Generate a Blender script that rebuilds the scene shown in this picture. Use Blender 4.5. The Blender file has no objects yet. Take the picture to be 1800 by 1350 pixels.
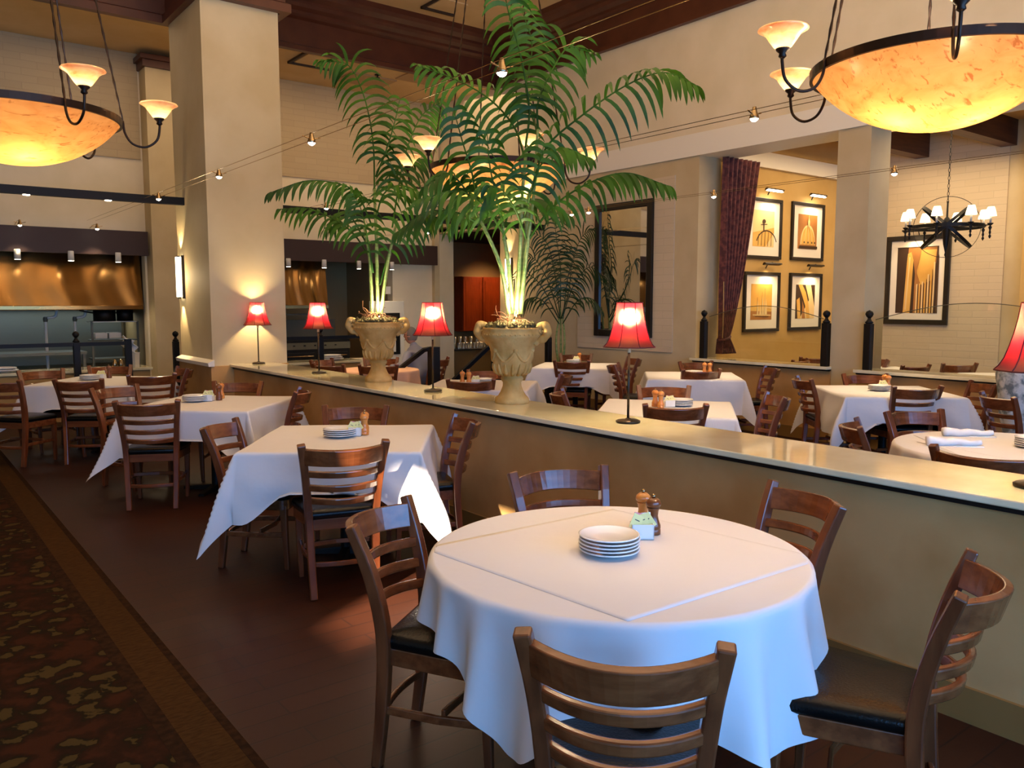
import bpy, math, random
from math import sin, cos, pi, radians, sqrt, atan2
from mathutils import Vector, Matrix
random.seed(7)
S = bpy.context.scene
COL = S.collection
# ---------------------------------------------------------------- camera, world, light, exposure
cam_d = bpy.data.cameras.new('camera'); cam = bpy.data.objects.new('camera', cam_d); COL.objects.link(cam)
S.camera = cam
cam.location = (0, 0, 1.62)
cam.rotation_euler = (radians(90 - 5.6711), 0, radians(-37.689))
cam_d.sensor_width = 36.0; cam_d.lens = 36.0 * 1440 / 1800
cam_d.clip_start = 0.05; cam_d.clip_end = 100
S.view_settings.view_transform = 'Standard'; S.view_settings.look = 'None'
S.view_settings.exposure = 0.18; S.view_settings.gamma = 1.0; S.view_settings.use_curve_mapping = False
S.cycles.use_denoising = True
try: S.cycles.denoiser = 'OPENIMAGEDENOISE'
except Exception: pass
S.cycles.max_bounces = 7; S.cycles.diffuse_bounces = 4; S.cycles.glossy_bounces = 3
S.cycles.transmission_bounces = 5; S.cycles.transparent_max_bounces = 12
S.cycles.sample_clamp_indirect = 4.0; S.cycles.caustics_reflective = False; S.cycles.caustics_refractive = False
W = bpy.data.worlds.new('sky'); S.world = W; W.use_nodes = True
W.node_tree.nodes['Background'].inputs[0].default_value = (0.45, 0.62, 1.0, 1)
W.node_tree.nodes['Background'].inputs[1].default_value = 1.0

WARM = (1.0, 0.60, 0.27)
def light(name, kind, loc, power, color=WARM, aim=None, size=0.05, **k):
    d = bpy.data.lights.new(name, kind); o = bpy.data.objects.new(name, d); COL.objects.link(o)
    d.energy = power; d.color = color; o.location = loc
    if kind == 'AREA':
        d.shape = 'RECTANGLE'; d.size = size; d.size_y = k.get('sy', size); d.spread = k.get('spread', pi)
    elif kind != 'SUN': d.shadow_soft_size = size
    else: d.angle = k.get('angle', 0.01)
    if kind == 'SPOT': d.spot_size = k.get('cone', 1.0); d.spot_blend = k.get('blend', 0.6)
    if aim is not None:
        v = Vector(aim) - Vector(loc); o.rotation_euler = v.to_track_quat('-Z', 'Y').to_euler()
    return o
# cool daylight assumed behind the camera, and the low sun through an assumed slot
light('assumed_daylight_fill', 'AREA', (1.3, -2.75, 1.8), 560, (0.14, 0.43, 1.0), (1.3, 3, 1.8), 9.4, sy=2.2)  # added blue area fill behind the camera for assumed daylight, no opening there
light('low_sun', 'SUN', (-6, 0, 5), 48.0, (1.0, 0.82, 0.62), (-6 + .9, .44, 5 - .466), angle=.02)
light('dining_ceiling_fill', 'AREA', (3.4, 3.6, 6.05), 175, (1.0, 0.70, 0.43), (3.4, 3.6, 0), 6.0, sy=8.0)
light('kitchen_strip_light', 'AREA', (2.6, 15.0, 1.48), 9, (0.80, 0.95, 1.0), (2.6, 15.1, 0), 3.0, sy=.3)  # assumed cool kitchen light, no strip fixture modelled
light('back_zone_fill', 'AREA', (5.2, 11.9, 5.2), 60, (1.0, 0.72, 0.46), (5.2, 12.4, 0), 7.0, sy=1.5)  # added ambient fill under the back soffit, no fixture there
light('alcove_fill', 'AREA', (10.8, 5.0, 3.7), 120, (1.0, 0.72, 0.42), (10.8, 5.2, 0), 3.0, sy=3.5)  # one wide warm area light brightening the alcove, no fixture modelled

light('front_warm_fill', 'AREA', (1.0, -2.6, 4.3), 45, (1.0, 0.76, 0.50), (2.5, 9, 7.5), 9.0, sy=1.4, spread=1.5)  # added warm fill behind the camera, brightens the upper walls

# ---------------------------------------------------------------- materials
def nd(nt, t, **k):
    n = nt.nodes.new(t)
    for a, v in k.items():
        if a == 'inp':
            for i, x in v.items(): n.inputs[i].default_value = x
        else: setattr(n, a, v)
    return n
def c4(c): return (c[0], c[1], c[2], 1)
def sr(r, g, b):
    f = lambda v: ((v / 255 + .055) / 1.055) ** 2.4 if v > 10 else v / 255 / 12.92
    return (f(r), f(g), f(b))
MATS = {}
def mat(name, col, rough=.5, metal=0, spec=.5, col2=None, scale=6, detail=4, bump=0, bscale=40, stretch=(1, 1, 1), lo=.35, hi=.65, coat=0, emis=None, es=0, sheen=0, trans=0):
    m = bpy.data.materials.new(name); m.use_nodes = True; nt = m.node_tree
    b = nt.nodes['Principled BSDF']; L = nt.links.new
    b.inputs['Base Color'].default_value = c4(col); b.inputs['Roughness'].default_value = rough
    b.inputs['Metallic'].default_value = metal; b.inputs['Specular IOR Level'].default_value = spec
    b.inputs['Coat Weight'].default_value = coat; b.inputs['Coat Roughness'].default_value = .12
    b.inputs['Sheen Weight'].default_value = sheen; b.inputs['Transmission Weight'].default_value = trans
    if emis: b.inputs['Emission Color'].default_value = c4(emis); b.inputs['Emission Strength'].default_value = es
    tc = nd(nt, 'ShaderNodeTexCoord'); mp = nd(nt, 'ShaderNodeMapping'); mp.inputs['Scale'].default_value = stretch
    L(tc.outputs['Object'], mp.inputs[0])
    if col2:
        n = nd(nt, 'ShaderNodeTexNoise', inp={'Scale': scale, 'Detail': detail}); L(mp.outputs[0], n.inputs['Vector'])
        r = nd(nt, 'ShaderNodeValToRGB'); r.color_ramp.elements[0].position = lo; r.color_ramp.elements[1].position = hi
        r.color_ramp.elements[0].color = c4(col); r.color_ramp.elements[1].color = c4(col2)
        L(n.outputs[0], r.inputs[0]); L(r.outputs[0], b.inputs['Base Color'])
    if bump:
        n2 = nd(nt, 'ShaderNodeTexNoise', inp={'Scale': bscale, 'Detail': 3}); L(mp.outputs[0], n2.inputs['Vector'])
        bp = nd(nt, 'ShaderNodeBump', inp={'Strength': bump, 'Distance': .01}); L(n2.outputs[0], bp.inputs['Height']); L(bp.outputs[0], b.inputs['Normal'])
    MATS[name] = m; return m
wood = mat('chair_wood', sr(92, 45, 22), .28, col2=sr(124, 66, 34), scale=5, detail=6, stretch=(5, 5, .8), coat=.25)
woodh = mat('rail_wood', sr(96, 48, 22), .26, col2=sr(128, 70, 36), scale=5, detail=6, stretch=(.8, 5, 6), coat=.3)
vinyl = mat('seat_vinyl', sr(13, 12, 11), .27, spec=.25, bump=.15, bscale=120)
cloth = mat('tablecloth', sr(216, 213, 211), .85, spec=.1, bump=.55, bscale=6)
pinkcloth = mat('pink_cloth', sr(216, 172, 142), .85, spec=.1)
plaster = mat('plaster', sr(192, 172, 132), .75, spec=.2, col2=sr(206, 188, 148), scale=1.6, bump=.12, bscale=22)
colplaster = mat('column_plaster', sr(192, 174, 134), .7, spec=.2, col2=sr(206, 190, 152), scale=1.4, bump=.1, bscale=18)
halfwall = mat('half_wall_plaster', sr(178, 134, 80), .75, spec=.1, col2=sr(198, 156, 100), scale=2.2, bump=.1, bscale=25)
basemat = mat('base_tile', sr(126, 92, 46), .5, col2=sr(142, 106, 56), scale=2)
olive = mat('olive_plaster', sr(196, 158, 92), .75, spec=.2, col2=sr(208, 172, 108), scale=1.5)
cream = mat('cream_paint', sr(240, 231, 210), .6, spec=.3)
ceilm = mat('ceiling_paint', sr(214, 178, 122), .85, spec=.1, col2=sr(222, 188, 134), scale=2)
crownm = mat('dark_crown_wood', sr(74, 34, 20), .4, col2=sr(88, 44, 26), scale=4)
darkwood = mat('dark_beam_wood', sr(70, 38, 24), .5, col2=sr(92, 54, 34), scale=4, stretch=(.6, 6, 6))
valm = mat('valance_paint', sr(48, 26, 17), .6)
blackm = mat('black_metal', sr(14, 12, 10), .5, spec=.25)
bronze = mat('bronze', sr(44, 30, 20), .38, metal=.7)
frameblk = mat('black_frame', sr(20, 16, 13), .35)
matw = mat('picture_mat', sr(236, 226, 206), .8)
steel = mat('steel', sr(168, 144, 108), .2, metal=1)
hoodm = mat('hood_steel', sr(150, 112, 64), .22, metal=1)
pale = mat('pale_plaster', sr(222, 206, 168), .75, spec=.2, col2=sr(232, 216, 182), scale=1.6, bump=.12, bscale=22)  # lighter copy of plaster, standing in for stronger light on these walls
steelflat = mat('dull_steel', sr(96, 94, 80), .5, metal=.5)
porcelain = mat('porcelain', sr(232, 230, 224), .12, coat=.4)
platerim = mat('plate_band', sr(36, 58, 66), .2)
millL = mat('light_mill_wood', sr(206, 124, 52), .28, col2=sr(222, 146, 70), scale=9, coat=.4)
millD = mat('dark_mill_wood', sr(112, 58, 24), .3, coat=.3)
stone = mat('urn_stone', sr(164, 126, 62), .85, spec=.1, col2=sr(206, 172, 108), scale=7, bump=.5, bscale=28, lo=.3, hi=.7)
moss = mat('grey_moss', sr(78, 70, 44), .95, spec=.03, col2=sr(122, 110, 72), scale=30, bump=.6, bscale=60)
leafm = mat('palm_leaf', sr(26, 66, 12), .5, spec=.3, col2=sr(66, 112, 22), scale=3)
leafd = mat('dark_palm_leaf', sr(26, 52, 24), .45, col2=sr(42, 76, 34), scale=3)
stemm = mat('palm_stem', sr(96, 122, 54), .5, col2=sr(140, 150, 84), scale=6, stretch=(1, 1, 7))
marble = mat('marble', sr(220, 208, 164), .05, col2=sr(240, 230, 192), coat=.6, scale=2.5, detail=8, lo=.3, hi=.6)
redshade_edge = mat('shade_piping', sr(92, 14, 20), .7)
gunmetal = mat('lamp_metal', sr(58, 50, 40), .35, metal=.8)
lampw = mat('lamp_neck', sr(196, 178, 140), .4)
napkin = mat('napkin', sr(228, 224, 216), .9)
curtainm = mat('curtain_velvet', sr(72, 30, 30), .85, col2=sr(112, 58, 50), scale=16, detail=5, sheen=.15, lo=.42, hi=.6)
cabm = mat('cherry_cabinet', sr(150, 56, 20), .35, col2=sr(170, 68, 26), scale=4, stretch=(5, 5, .8))
dark = mat('dark_interior', sr(42, 32, 22), .9)
tanint = mat('kitchen_tan_wall', sr(170, 138, 88), .8)
shirt = mat('blue_grey_shirt', sr(140, 144, 160), .9)
skin = mat('skin', sr(206, 150, 118), .55)
hairm = mat('grey_hair', sr(122, 114, 100), .8)
mottled = mat('whitewashed_plaster', sr(110, 118, 116), .8, col2=sr(206, 206, 198), scale=14, detail=8, lo=.4, hi=.56, bump=.5)
fibre = mat('coir_fibre', sr(120, 76, 40), .9)
plasticw = mat('white_plastic', sr(210, 205, 190), .5)
paper = mat('sugar_paper', sr(230, 222, 150), .8)
paperp = mat('pink_paper', sr(226, 150, 160), .8)
ink = mat('print_ink', sr(44, 52, 66), .8)
rednote = mat('red_glass', sr(160, 60, 30), .3)
sepia1 = mat('sepia_sky', sr(150, 96, 44), .6, col2=sr(176, 118, 58), scale=2)
sepia2 = mat('sepia_light', sr(232, 200, 140), .6)
sepia3 = mat('sepia_dark', sr(58, 36, 20), .6)
sepia4 = mat('sepia_gold', sr(206, 150, 60), .6, col2=sr(228, 180, 92), scale=2)
vent = mat('vent_dark', sr(60, 42, 26), .7)
panelm = mat('ceiling_panel', sr(184, 148, 100), .8)

def mk_emit(name, col, st):
    m = bpy.data.materials.new(name); m.use_nodes = True; nt = m.node_tree; nt.nodes.clear()
    e = nd(nt, 'ShaderNodeEmission', inp={0: c4(col), 1: st}); o = nd(nt, 'ShaderNodeOutputMaterial'); nt.links.new(e.outputs[0], o.inputs[0]); return m
bulb = mk_emit('bulb_glow', (1, .72, .40), 22)
bulbw = mk_emit('halogen_glow', (1, .86, .66), 30)
sconceglow = mk_emit('sconce_glow', (1, .84, .58), 6)
def translucent(name, c1, c2, scale, frac=.8, em=0, stretch=(1, 1, 1), spots=None, dist=0.0, gloss=.08, haze=0, fleck=None):
    m = bpy.data.materials.new(name); m.use_nodes = True; nt = m.node_tree; nt.nodes.clear(); L = nt.links.new
    tc = nd(nt, 'ShaderNodeTexCoord'); mp = nd(nt, 'ShaderNodeMapping'); mp.inputs['Scale'].default_value = stretch; L(tc.outputs['Object'], mp.inputs[0])
    n = nd(nt, 'ShaderNodeTexNoise', inp={'Scale': scale, 'Detail': 6, 'Distortion': dist}); L(mp.outputs[0], n.inputs['Vector'])
    r = nd(nt, 'ShaderNodeValToRGB'); e = r.color_ramp.elements; e[0].position = .36; e[1].position = .64; e[0].color = c4(c1); e[1].color = c4(c2)
    if spots:
        e2 = e.new(.27); e2.color = c4(spots)
    L(n.outputs[0], r.inputs[0])
    a = nd(nt, 'ShaderNodeBsdfTranslucent'); d = nd(nt, 'ShaderNodeBsdfDiffuse'); L(r.outputs[0], a.inputs[0]); L(r.outputs[0], d.inputs[0])
    mx = nd(nt, 'ShaderNodeMixShader', inp={0: frac}); L(d.outputs[0], mx.inputs[1]); L(a.outputs[0], mx.inputs[2])
    g = nd(nt, 'ShaderNodeBsdfGlossy', inp={'Roughness': .25}); mg = nd(nt, 'ShaderNodeMixShader', inp={0: gloss}); L(mx.outputs[0], mg.inputs[1]); L(g.outputs[0], mg.inputs[2])
    last = mg
    if haze:   # loosely woven: the bulb glows through
        rf = nd(nt, 'ShaderNodeBsdfRefraction', inp={0: (1, .5, .36, 1), 1: .9, 2: 1.25}); mh = nd(nt, 'ShaderNodeMixShader', inp={0: haze}); L(mg.outputs[0], mh.inputs[1]); L(rf.outputs[0], mh.inputs[2]); last = mh
    if fleck:
        m2 = nd(nt, 'ShaderNodeMapping'); m2.inputs['Rotation'].default_value = (0, 0, .6); m2.inputs['Scale'].default_value = (9, 38, 30); L(tc.outputs['Object'], m2.inputs[0])
        n3 = nd(nt, 'ShaderNodeTexNoise', inp={'Scale': 1.0, 'Detail': 3, 'Distortion': .8}); L(m2.outputs[0], n3.inputs['Vector'])
        r3 = nd(nt, 'ShaderNodeValToRGB'); r3.color_ramp.elements[0].position = .60; r3.color_ramp.elements[1].position = .70; r3.color_ramp.elements[0].color = (1, 1, 1, 1); r3.color_ramp.elements[1].color = c4(fleck); L(n3.outputs[0], r3.inputs[0])
        mm = nd(nt, 'ShaderNodeMix', data_type='RGBA', blend_type='MULTIPLY', inp={0: 1.0}); L(r.outputs[0], mm.inputs[6]); L(r3.outputs[0], mm.inputs[7]); L(mm.outputs[2], a.inputs[0]); L(mm.outputs[2], d.inputs[0])
    if em:
        last0 = last; ee = nd(nt, 'ShaderNodeEmission', inp={1: em}); L(r.outputs[0], ee.inputs[0]); ad = nd(nt, 'ShaderNodeAddShader'); L(mg.outputs[0], ad.inputs[0]); L(ee.outputs[0], ad.inputs[1]); last = ad
    o = nd(nt, 'ShaderNodeOutputMaterial'); L(last.outputs[0], o.inputs[0]); return m
alabaster = translucent('alabaster_glass', (.84, .38, .14), (.93, .48, .20), 6, .85, .06, (1, 1, 2.4), (.74, .30, .09), 1.2, fleck=(.62, .42, .3))
shadeglass = translucent('small_shade_glass', (.9, .46, .22), (1.0, .72, .42), 9, .8, .12, (1, 1, 3), (.7, .3, .1), .6)
redshade = translucent('red_silk', (.24, .008, .02), (.28, .010, .024), 20, .7, .0, gloss=.02, haze=.42)
whiteshade = translucent('white_fabric', (1, .86, .6), (1, .9, .68), 20, .7, 1.4)
def leafy(base):
    nt = base.node_tree; b = nt.nodes['Principled BSDF']; out = nt.nodes['Material Output']
    t = nd(nt, 'ShaderNodeBsdfTranslucent'); src = b.inputs['Base Color'].links[0].from_socket
    nt.links.new(src, t.inputs[0]); mx = nd(nt, 'ShaderNodeMixShader', inp={0: .35}); nt.links.new(b.outputs[0], mx.inputs[1]); nt.links.new(t.outputs[0], mx.inputs[2]); nt.links.new(mx.outputs[0], out.inputs[0])
leafy(leafm); leafy(leafd)
def thin_glass(name):
    m = bpy.data.materials.new(name); m.use_nodes = True; nt = m.node_tree; nt.nodes.clear(); L = nt.links.new
    t = nd(nt, 'ShaderNodeBsdfTransparent', inp={0: (.95, .97, .95, 1)}); g = nd(nt, 'ShaderNodeBsdfGlossy', inp={'Roughness': .02})
    f = nd(nt, 'ShaderNodeFresnel', inp={0: 1.35}); mx = nd(nt, 'ShaderNodeMixShader'); L(f.outputs[0], mx.inputs[0]); L(t.outputs[0], mx.inputs[1]); L(g.outputs[0], mx.inputs[2])
    o = nd(nt, 'ShaderNodeOutputMaterial'); L(mx.outputs[0], o.inputs[0]); return m
glassm = thin_glass('clear_glass')
mirrorm = mat('mirror_silver', (.8, .8, .78), .02, metal=1)
def brick(name, ca, cb, rot, bump=.35, rough=.75, bw=.40, rh=.10, mort=None):
    m = bpy.data.materials.new(name); m.use_nodes = True; nt = m.node_tree; L = nt.links.new; b = nt.nodes['Principled BSDF']
    b.inputs['Roughness'].default_value = rough; b.inputs['Specular IOR Level'].default_value = .25
    tc = nd(nt, 'ShaderNodeTexCoord'); mp = nd(nt, 'ShaderNodeMapping'); mp.inputs['Rotation'].default_value = rot; L(tc.outputs['Object'], mp.inputs[0])
    br = nd(nt, 'ShaderNodeTexBrick', inp={'Scale': 1.0, 'Mortar Size': .006, 'Mortar Smooth': .6, 'Brick Width': bw, 'Row Height': rh})
    br.inputs['Color1'].default_value = c4(ca); br.inputs['Color2'].default_value = c4(cb); br.inputs['Mortar'].default_value = c4(mort or tuple(x * .88 for x in ca))
    L(mp.outputs[0], br.inputs['Vector']); L(br.outputs[0], b.inputs['Base Color'])
    n = nd(nt, 'ShaderNodeTexNoise', inp={'Scale': 25}); L(tc.outputs['Object'], n.inputs['Vector'])
    ma = nd(nt, 'ShaderNodeMath', operation='MULTIPLY_ADD', inp={1: .5}); L(n.outputs[0], ma.inputs[0])
    iv = nd(nt, 'ShaderNodeMath', operation='SUBTRACT', inp={0: 1.0}); L(br.outputs['Fac'], iv.inputs[1]); L(iv.outputs[0], ma.inputs[2])
    bp = nd(nt, 'ShaderNodeBump', inp={'Strength': bump, 'Distance': .006}); L(ma.outputs[0], bp.inputs['Height']); L(bp.outputs[0], b.inputs['Normal']); return m
brickX = brick('white_brick_side', sr(208, 190, 158), sr(204, 186, 153), (0, -pi / 2, -pi / 2))   # wall whose normal is X
brickY = brick('white_brick_back', sr(190, 168, 128), sr(185, 163, 124), (-pi / 2, 0, 0))
# floor planks along X
floorm = brick('cherry_floor', sr(50, 22, 9), sr(44, 19, 8), (0, 0, 0), .05, .5, 1.2, .13, sr(32, 15, 9))
nt = floorm.node_tree; floorm.node_tree.nodes['Principled BSDF'].inputs['Coat Weight'].default_value = 0
def carpet():
    m = bpy.data.materials.new('carpet_pile'); m.use_nodes = True; nt = m.node_tree; L = nt.links.new; b = nt.nodes['Principled BSDF']; b.inputs['Roughness'].default_value = .95
    b.inputs['Specular IOR Level'].default_value = .05
    tc = nd(nt, 'ShaderNodeTexCoord'); n0 = nd(nt, 'ShaderNodeTexNoise', inp={'Scale': 9, 'Detail': 3}); L(tc.outputs['Object'], n0.inputs['Vector'])
    mx = nd(nt, 'ShaderNodeMix', data_type='VECTOR', inp={0: .10}); L(tc.outputs['Object'], mx.inputs[4]); L(n0.outputs['Color'], mx.inputs[5])
    v = nd(nt, 'ShaderNodeTexVoronoi', inp={'Scale': 10.5}); v.feature = 'SMOOTH_F1'; L(mx.outputs[1], v.inputs['Vector'])
    w = nd(nt, 'ShaderNodeTexNoise', inp={'Scale': 24, 'Detail': 4}); L(mx.outputs[1], w.inputs['Vector'])
    r = nd(nt, 'ShaderNodeValToRGB'); r.color_ramp.interpolation = 'EASE'; e = r.color_ramp.elements
    e[0].position = .38; e[0].color = c4(sr(66, 53, 27)); e[1].position = .56; e[1].color = c4(sr(40, 24, 13)); x = e.new(.44); x.color = c4(sr(30, 24, 12)); x = e.new(.8); x.color = c4(sr(54, 30, 16))
    ad = nd(nt, 'ShaderNodeMath', operation='MULTIPLY_ADD', inp={1: .55, 2: -.14}); L(w.outputs[0], ad.inputs[0])
    a2 = nd(nt, 'ShaderNodeMath', operation='ADD'); L(v.outputs['Distance'], a2.inputs[0]); L(ad.outputs[0], a2.inputs[1]); L(a2.outputs[0], r.inputs[0]); L(r.outputs[0], b.inputs['Base Color'])
    return m
carpetm = carpet()
borderm = mat('carpet_border', sr(52, 34, 15), .95, spec=.05, col2=sr(66, 45, 21), scale=26, stretch=(1, 3, 1))
borderd = mat('carpet_border_dark', sr(34, 22, 12), .95, spec=.05, col2=sr(50, 32, 17), scale=30)

# ---------------------------------------------------------------- geometry helpers
class MB:
    def __init__(s): s.v = []; s.f = []; s.m = []
    def add(s, vs, fs, mi=0):
        n = len(s.v); s.v += [tuple(p) for p in vs]; s.f += [tuple(i + n for i in f) for f in fs]; s.m += [mi] * len(fs); return s
    def box(s, x0, x1, y0, y1, z0, z1, mi=0):
        return s.add([(x0, y0, z0), (x1, y0, z0), (x1, y1, z0), (x0, y1, z0), (x0, y0, z1), (x1, y0, z1), (x1, y1, z1), (x0, y1, z1)],
                     [(0, 3, 2, 1), (4, 5, 6, 7), (0, 1, 5, 4), (1, 2, 6, 5), (2, 3, 7, 6), (3, 0, 4, 7)], mi)
    def cbox(s, c, d, mi=0):
        return s.box(c[0] - d[0] / 2, c[0] + d[0] / 2, c[1] - d[1] / 2, c[1] + d[1] / 2, c[2] - d[2] / 2, c[2] + d[2] / 2, mi)
    def lathe(s, prof, n=32, c=(0, 0, 0), mi=0, wob=None, cap=True):
        vs = []; fs = []
        for k, (r, z) in enumerate(prof):
            for i in range(n):
                a = 2 * pi * i / n; q = r * (1 + (wob(a, z) if wob else 0)); vs.append((c[0] + q * cos(a), c[1] + q * sin(a), c[2] + z))
        for k in range(len(prof) - 1):
            for i in range(n):
                j = (i + 1) % n; fs.append((k * n + i, k * n + j, (k + 1) * n + j, (k + 1) * n + i))
        if cap:
            if prof[0][0] > 1e-4: fs.append(tuple(range(n))[::-1])
            if prof[-1][0] > 1e-4: fs.append(tuple((len(prof) - 1) * n + i for i in range(n)))
        return s.add(vs, fs, mi)
    def tube(s, pts, r, n=8, mi=0, caps=True):
        pts = [Vector(p) for p in pts]; N = len(pts); rs = r if isinstance(r, (list, tuple)) else [r] * N
        vs = []; fs = []; up = None
        for k, p in enumerate(pts):
            t = (pts[min(k + 1, N - 1)] - pts[max(k - 1, 0)]).normalized()
            if up is None: up = Vector((0, 0, 1)) if abs(t.z) < .9 else Vector((0, 1, 0))
            a = t.cross(up).normalized(); b = a.cross(t).normalized(); up = b
            for i in range(n):
                q = 2 * pi * i / n; vs.append(p + a * (rs[k] * cos(q)) + b * (rs[k] * sin(q)))
        for k in range(N - 1):
            for i in range(n):
                j = (i + 1) % n; fs.append((k * n + i, k * n + j, (k + 1) * n + j, (k + 1) * n + i))
        if caps: fs.append(tuple(range(n))[::-1]); fs.append(tuple((N - 1) * n + i for i in range(n)))
        return s.add(vs, fs, mi)
    def sweep(s, pts, wx, wy, X=Vector((1, 0, 0)), mi=0):
        """rectangular section with axes X and (tangent x X)"""
        pts = [Vector(p) for p in pts]; N = len(pts); vs = []; fs = []
        wx = wx if isinstance(wx, list) else [wx] * N; wy = wy if isinstance(wy, list) else [wy] * N
        for k, p in enumerate(pts):
            t = (pts[min(k + 1, N - 1)] - pts[max(k - 1, 0)]).normalized()
            x = X if not callable(X) else X(k); x = (x - t * x.dot(t)).normalized(); y = t.cross(x)
            a = x * wx[k] / 2; b = y * wy[k] / 2; vs += [p - a - b, p + a - b, p + a + b, p - a + b]
        for k in range(N - 1):
            for i in range(4):
                j = (i + 1) % 4; fs.append((k * 4 + i, k * 4 + j, (k + 1) * 4 + j, (k + 1) * 4 + i))
        fs.append((3, 2, 1, 0)); q = (N - 1) * 4; fs.append((q, q + 1, q + 2, q + 3))
        return s.add(vs, fs, mi)
    def grid(s, fn, nu, nv, mi=0, wrap=False):
        vs = [fn(i / (nu - 1 if not wrap else nu), j / (nv - 1)) for i in range(nu) for j in range(nv)]; fs = []
        for i in range(nu if wrap else nu - 1):
            for j in range(nv - 1):
                a = i * nv + j; b = ((i + 1) % nu) * nv + j; fs.append((a, b, b + 1, a + 1))
        return s.add(vs, fs, mi)
    def poly(s, pts, mi=0): return s.add(pts, [tuple(range(len(pts)))], mi)
    def prism(s, pts, d, mi=0):
        n = len(pts); pts = [Vector(p) for p in pts]; d = Vector(d)
        return s.add(pts + [p + d for p in pts], [tuple(range(n))[::-1], tuple(range(n, 2 * n))] + [(i, (i + 1) % n, n + (i + 1) % n, n + i) for i in range(n)], mi)
    def mesh(s, name, mats, smooth=False):
        me = bpy.data.meshes.new(name); me.from_pydata(s.v, [], s.f)
        for m in (mats if isinstance(mats, (list, tuple)) else [mats]): me.materials.append(m)
        if len(me.materials) > 1: me.polygons.foreach_set('material_index', s.m)
        if smooth: me.polygons.foreach_set('use_smooth', [True] * len(me.polygons))
        me.update(); return me
    def build(s, name, mats, parent=None, smooth=False, bevel=0, seg=2, sub=0, solid=0, angle=None):
        o = bpy.data.objects.new(name, s.mesh(name, mats, smooth)); COL.objects.link(o)
        if parent is not None: o.parent = parent
        if solid:
            md = o.modifiers.new('s', 'SOLIDIFY'); md.thickness = solid; md.offset = 0
        if bevel:
            md = o.modifiers.new('b', 'BEVEL'); md.width = bevel; md.segments = seg; md.limit_method = 'ANGLE'; md.angle_limit = radians(35)
        if sub:
            md = o.modifiers.new('u', 'SUBSURF'); md.levels = sub; md.render_levels = sub
        return o
def empty(name, label, cat, loc=(0, 0, 0), rz=0, group=None):
    o = bpy.data.objects.new(name, None); COL.objects.link(o); o.location = loc; o.rotation_euler = (0, 0, rz); o.empty_display_size = .1
    return tag(o, label, cat, group)
def tag(o, label, cat, group=None, kind=None):
    if label: o['label'] = label
    if cat: o['category'] = cat
    if group: o['group'] = group
    if kind: o['kind'] = kind
    return o
def struct(o, label=None): o['kind'] = 'structure'; o['label'] = label or o.name.replace('_', ' '); o['category'] = o.name.split('.')[0].split('_')[0]; return o
def copy_tree(o, parent=None):
    c = o.copy(); COL.objects.link(c); c.parent = parent
    for ch in KIDS[o] if o in KIDS else list(o.children): copy_tree(ch, c)
    return c
KIDS = {}
def place(src, loc, rz, label, used=set()):
    o = src if src.name not in used else copy_tree(src)
    used.add(src.name); o.location = loc; o.rotation_euler = (0, 0, rz); o['label'] = label; return o
def bezier(p, n):
    """Catmull-Rom through the points p, n samples"""
    p = [Vector(q) for q in p]; P = [p[0] * 2 - p[1]] + p + [p[-1] * 2 - p[-2]]; out = []
    m = len(p) - 1
    for k in range(n):
        t = k / (n - 1) * m; i = min(int(t), m - 1); u = t - i; a, b, c, d = P[i:i + 4]
        out.append(.5 * ((2 * b) + (c - a) * u + (2 * a - 5 * b + 4 * c - d) * u * u + (3 * b - a - 3 * c + d) * u ** 3))
    return out

# ================================================================ SETTING
XR = 8.7
struct(MB().box(-4, 13, -3, 17, -.1, 0).build('floor', floorm))
def sbox(name, m, *b, **k): return struct(MB().box(*b).build(name, m, **k))
mb = MB(); mb.box(-4.1, -4, -3, .52, 0, 6.2); mb.box(-4.1, -4, .98, 14, 0, 6.2); mb.box(-4.1, -4, .52, .98, 0, 2.96); mb.box(-4.1, -4, .52, .98, 3.98, 6.2); struct(mb.build('wall_left', plaster))  # unseen slot added in this wall, cut to shape the sun patch
# front wall; the sun comes through the narrow slot assumed in the left wall
mb = MB(); mb.box(-4, 13, -3.15, -3, 0, 6.2)
struct(mb.build('wall_front', plaster))
wf = MB()
for i in range(6):
    x0 = -2.4 + i * 1.5
    wf.box(x0, x0 + 1.4, -3.0, -2.96, .9, .96); wf.box(x0, x0 + 1.4, -3.0, -2.96, 3.5, 3.56); wf.box(x0, x0 + .06, -3.0, -2.96, .9, 3.56); wf.box(x0 + 1.34, x0 + 1.4, -3.0, -2.96, .9, 3.56)
struct(wf.build('window_frames_assumed', darkwood))  # assumed window frames on the solid front wall
# ceilings
mb = MB(); mb.box(-4, XR, -3, 11.8, 6.12, 6.2); struct(mb.build('ceiling', ceilm))
mb = MB(); mb.box(-4, 3.9, 10.9, 13.7, 5.35, 5.42); mb.box(3.9, 9.2, 11.74, 13.7, 5.35, 5.42); struct(mb.build('ceiling_soffit', ceilm))
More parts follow.
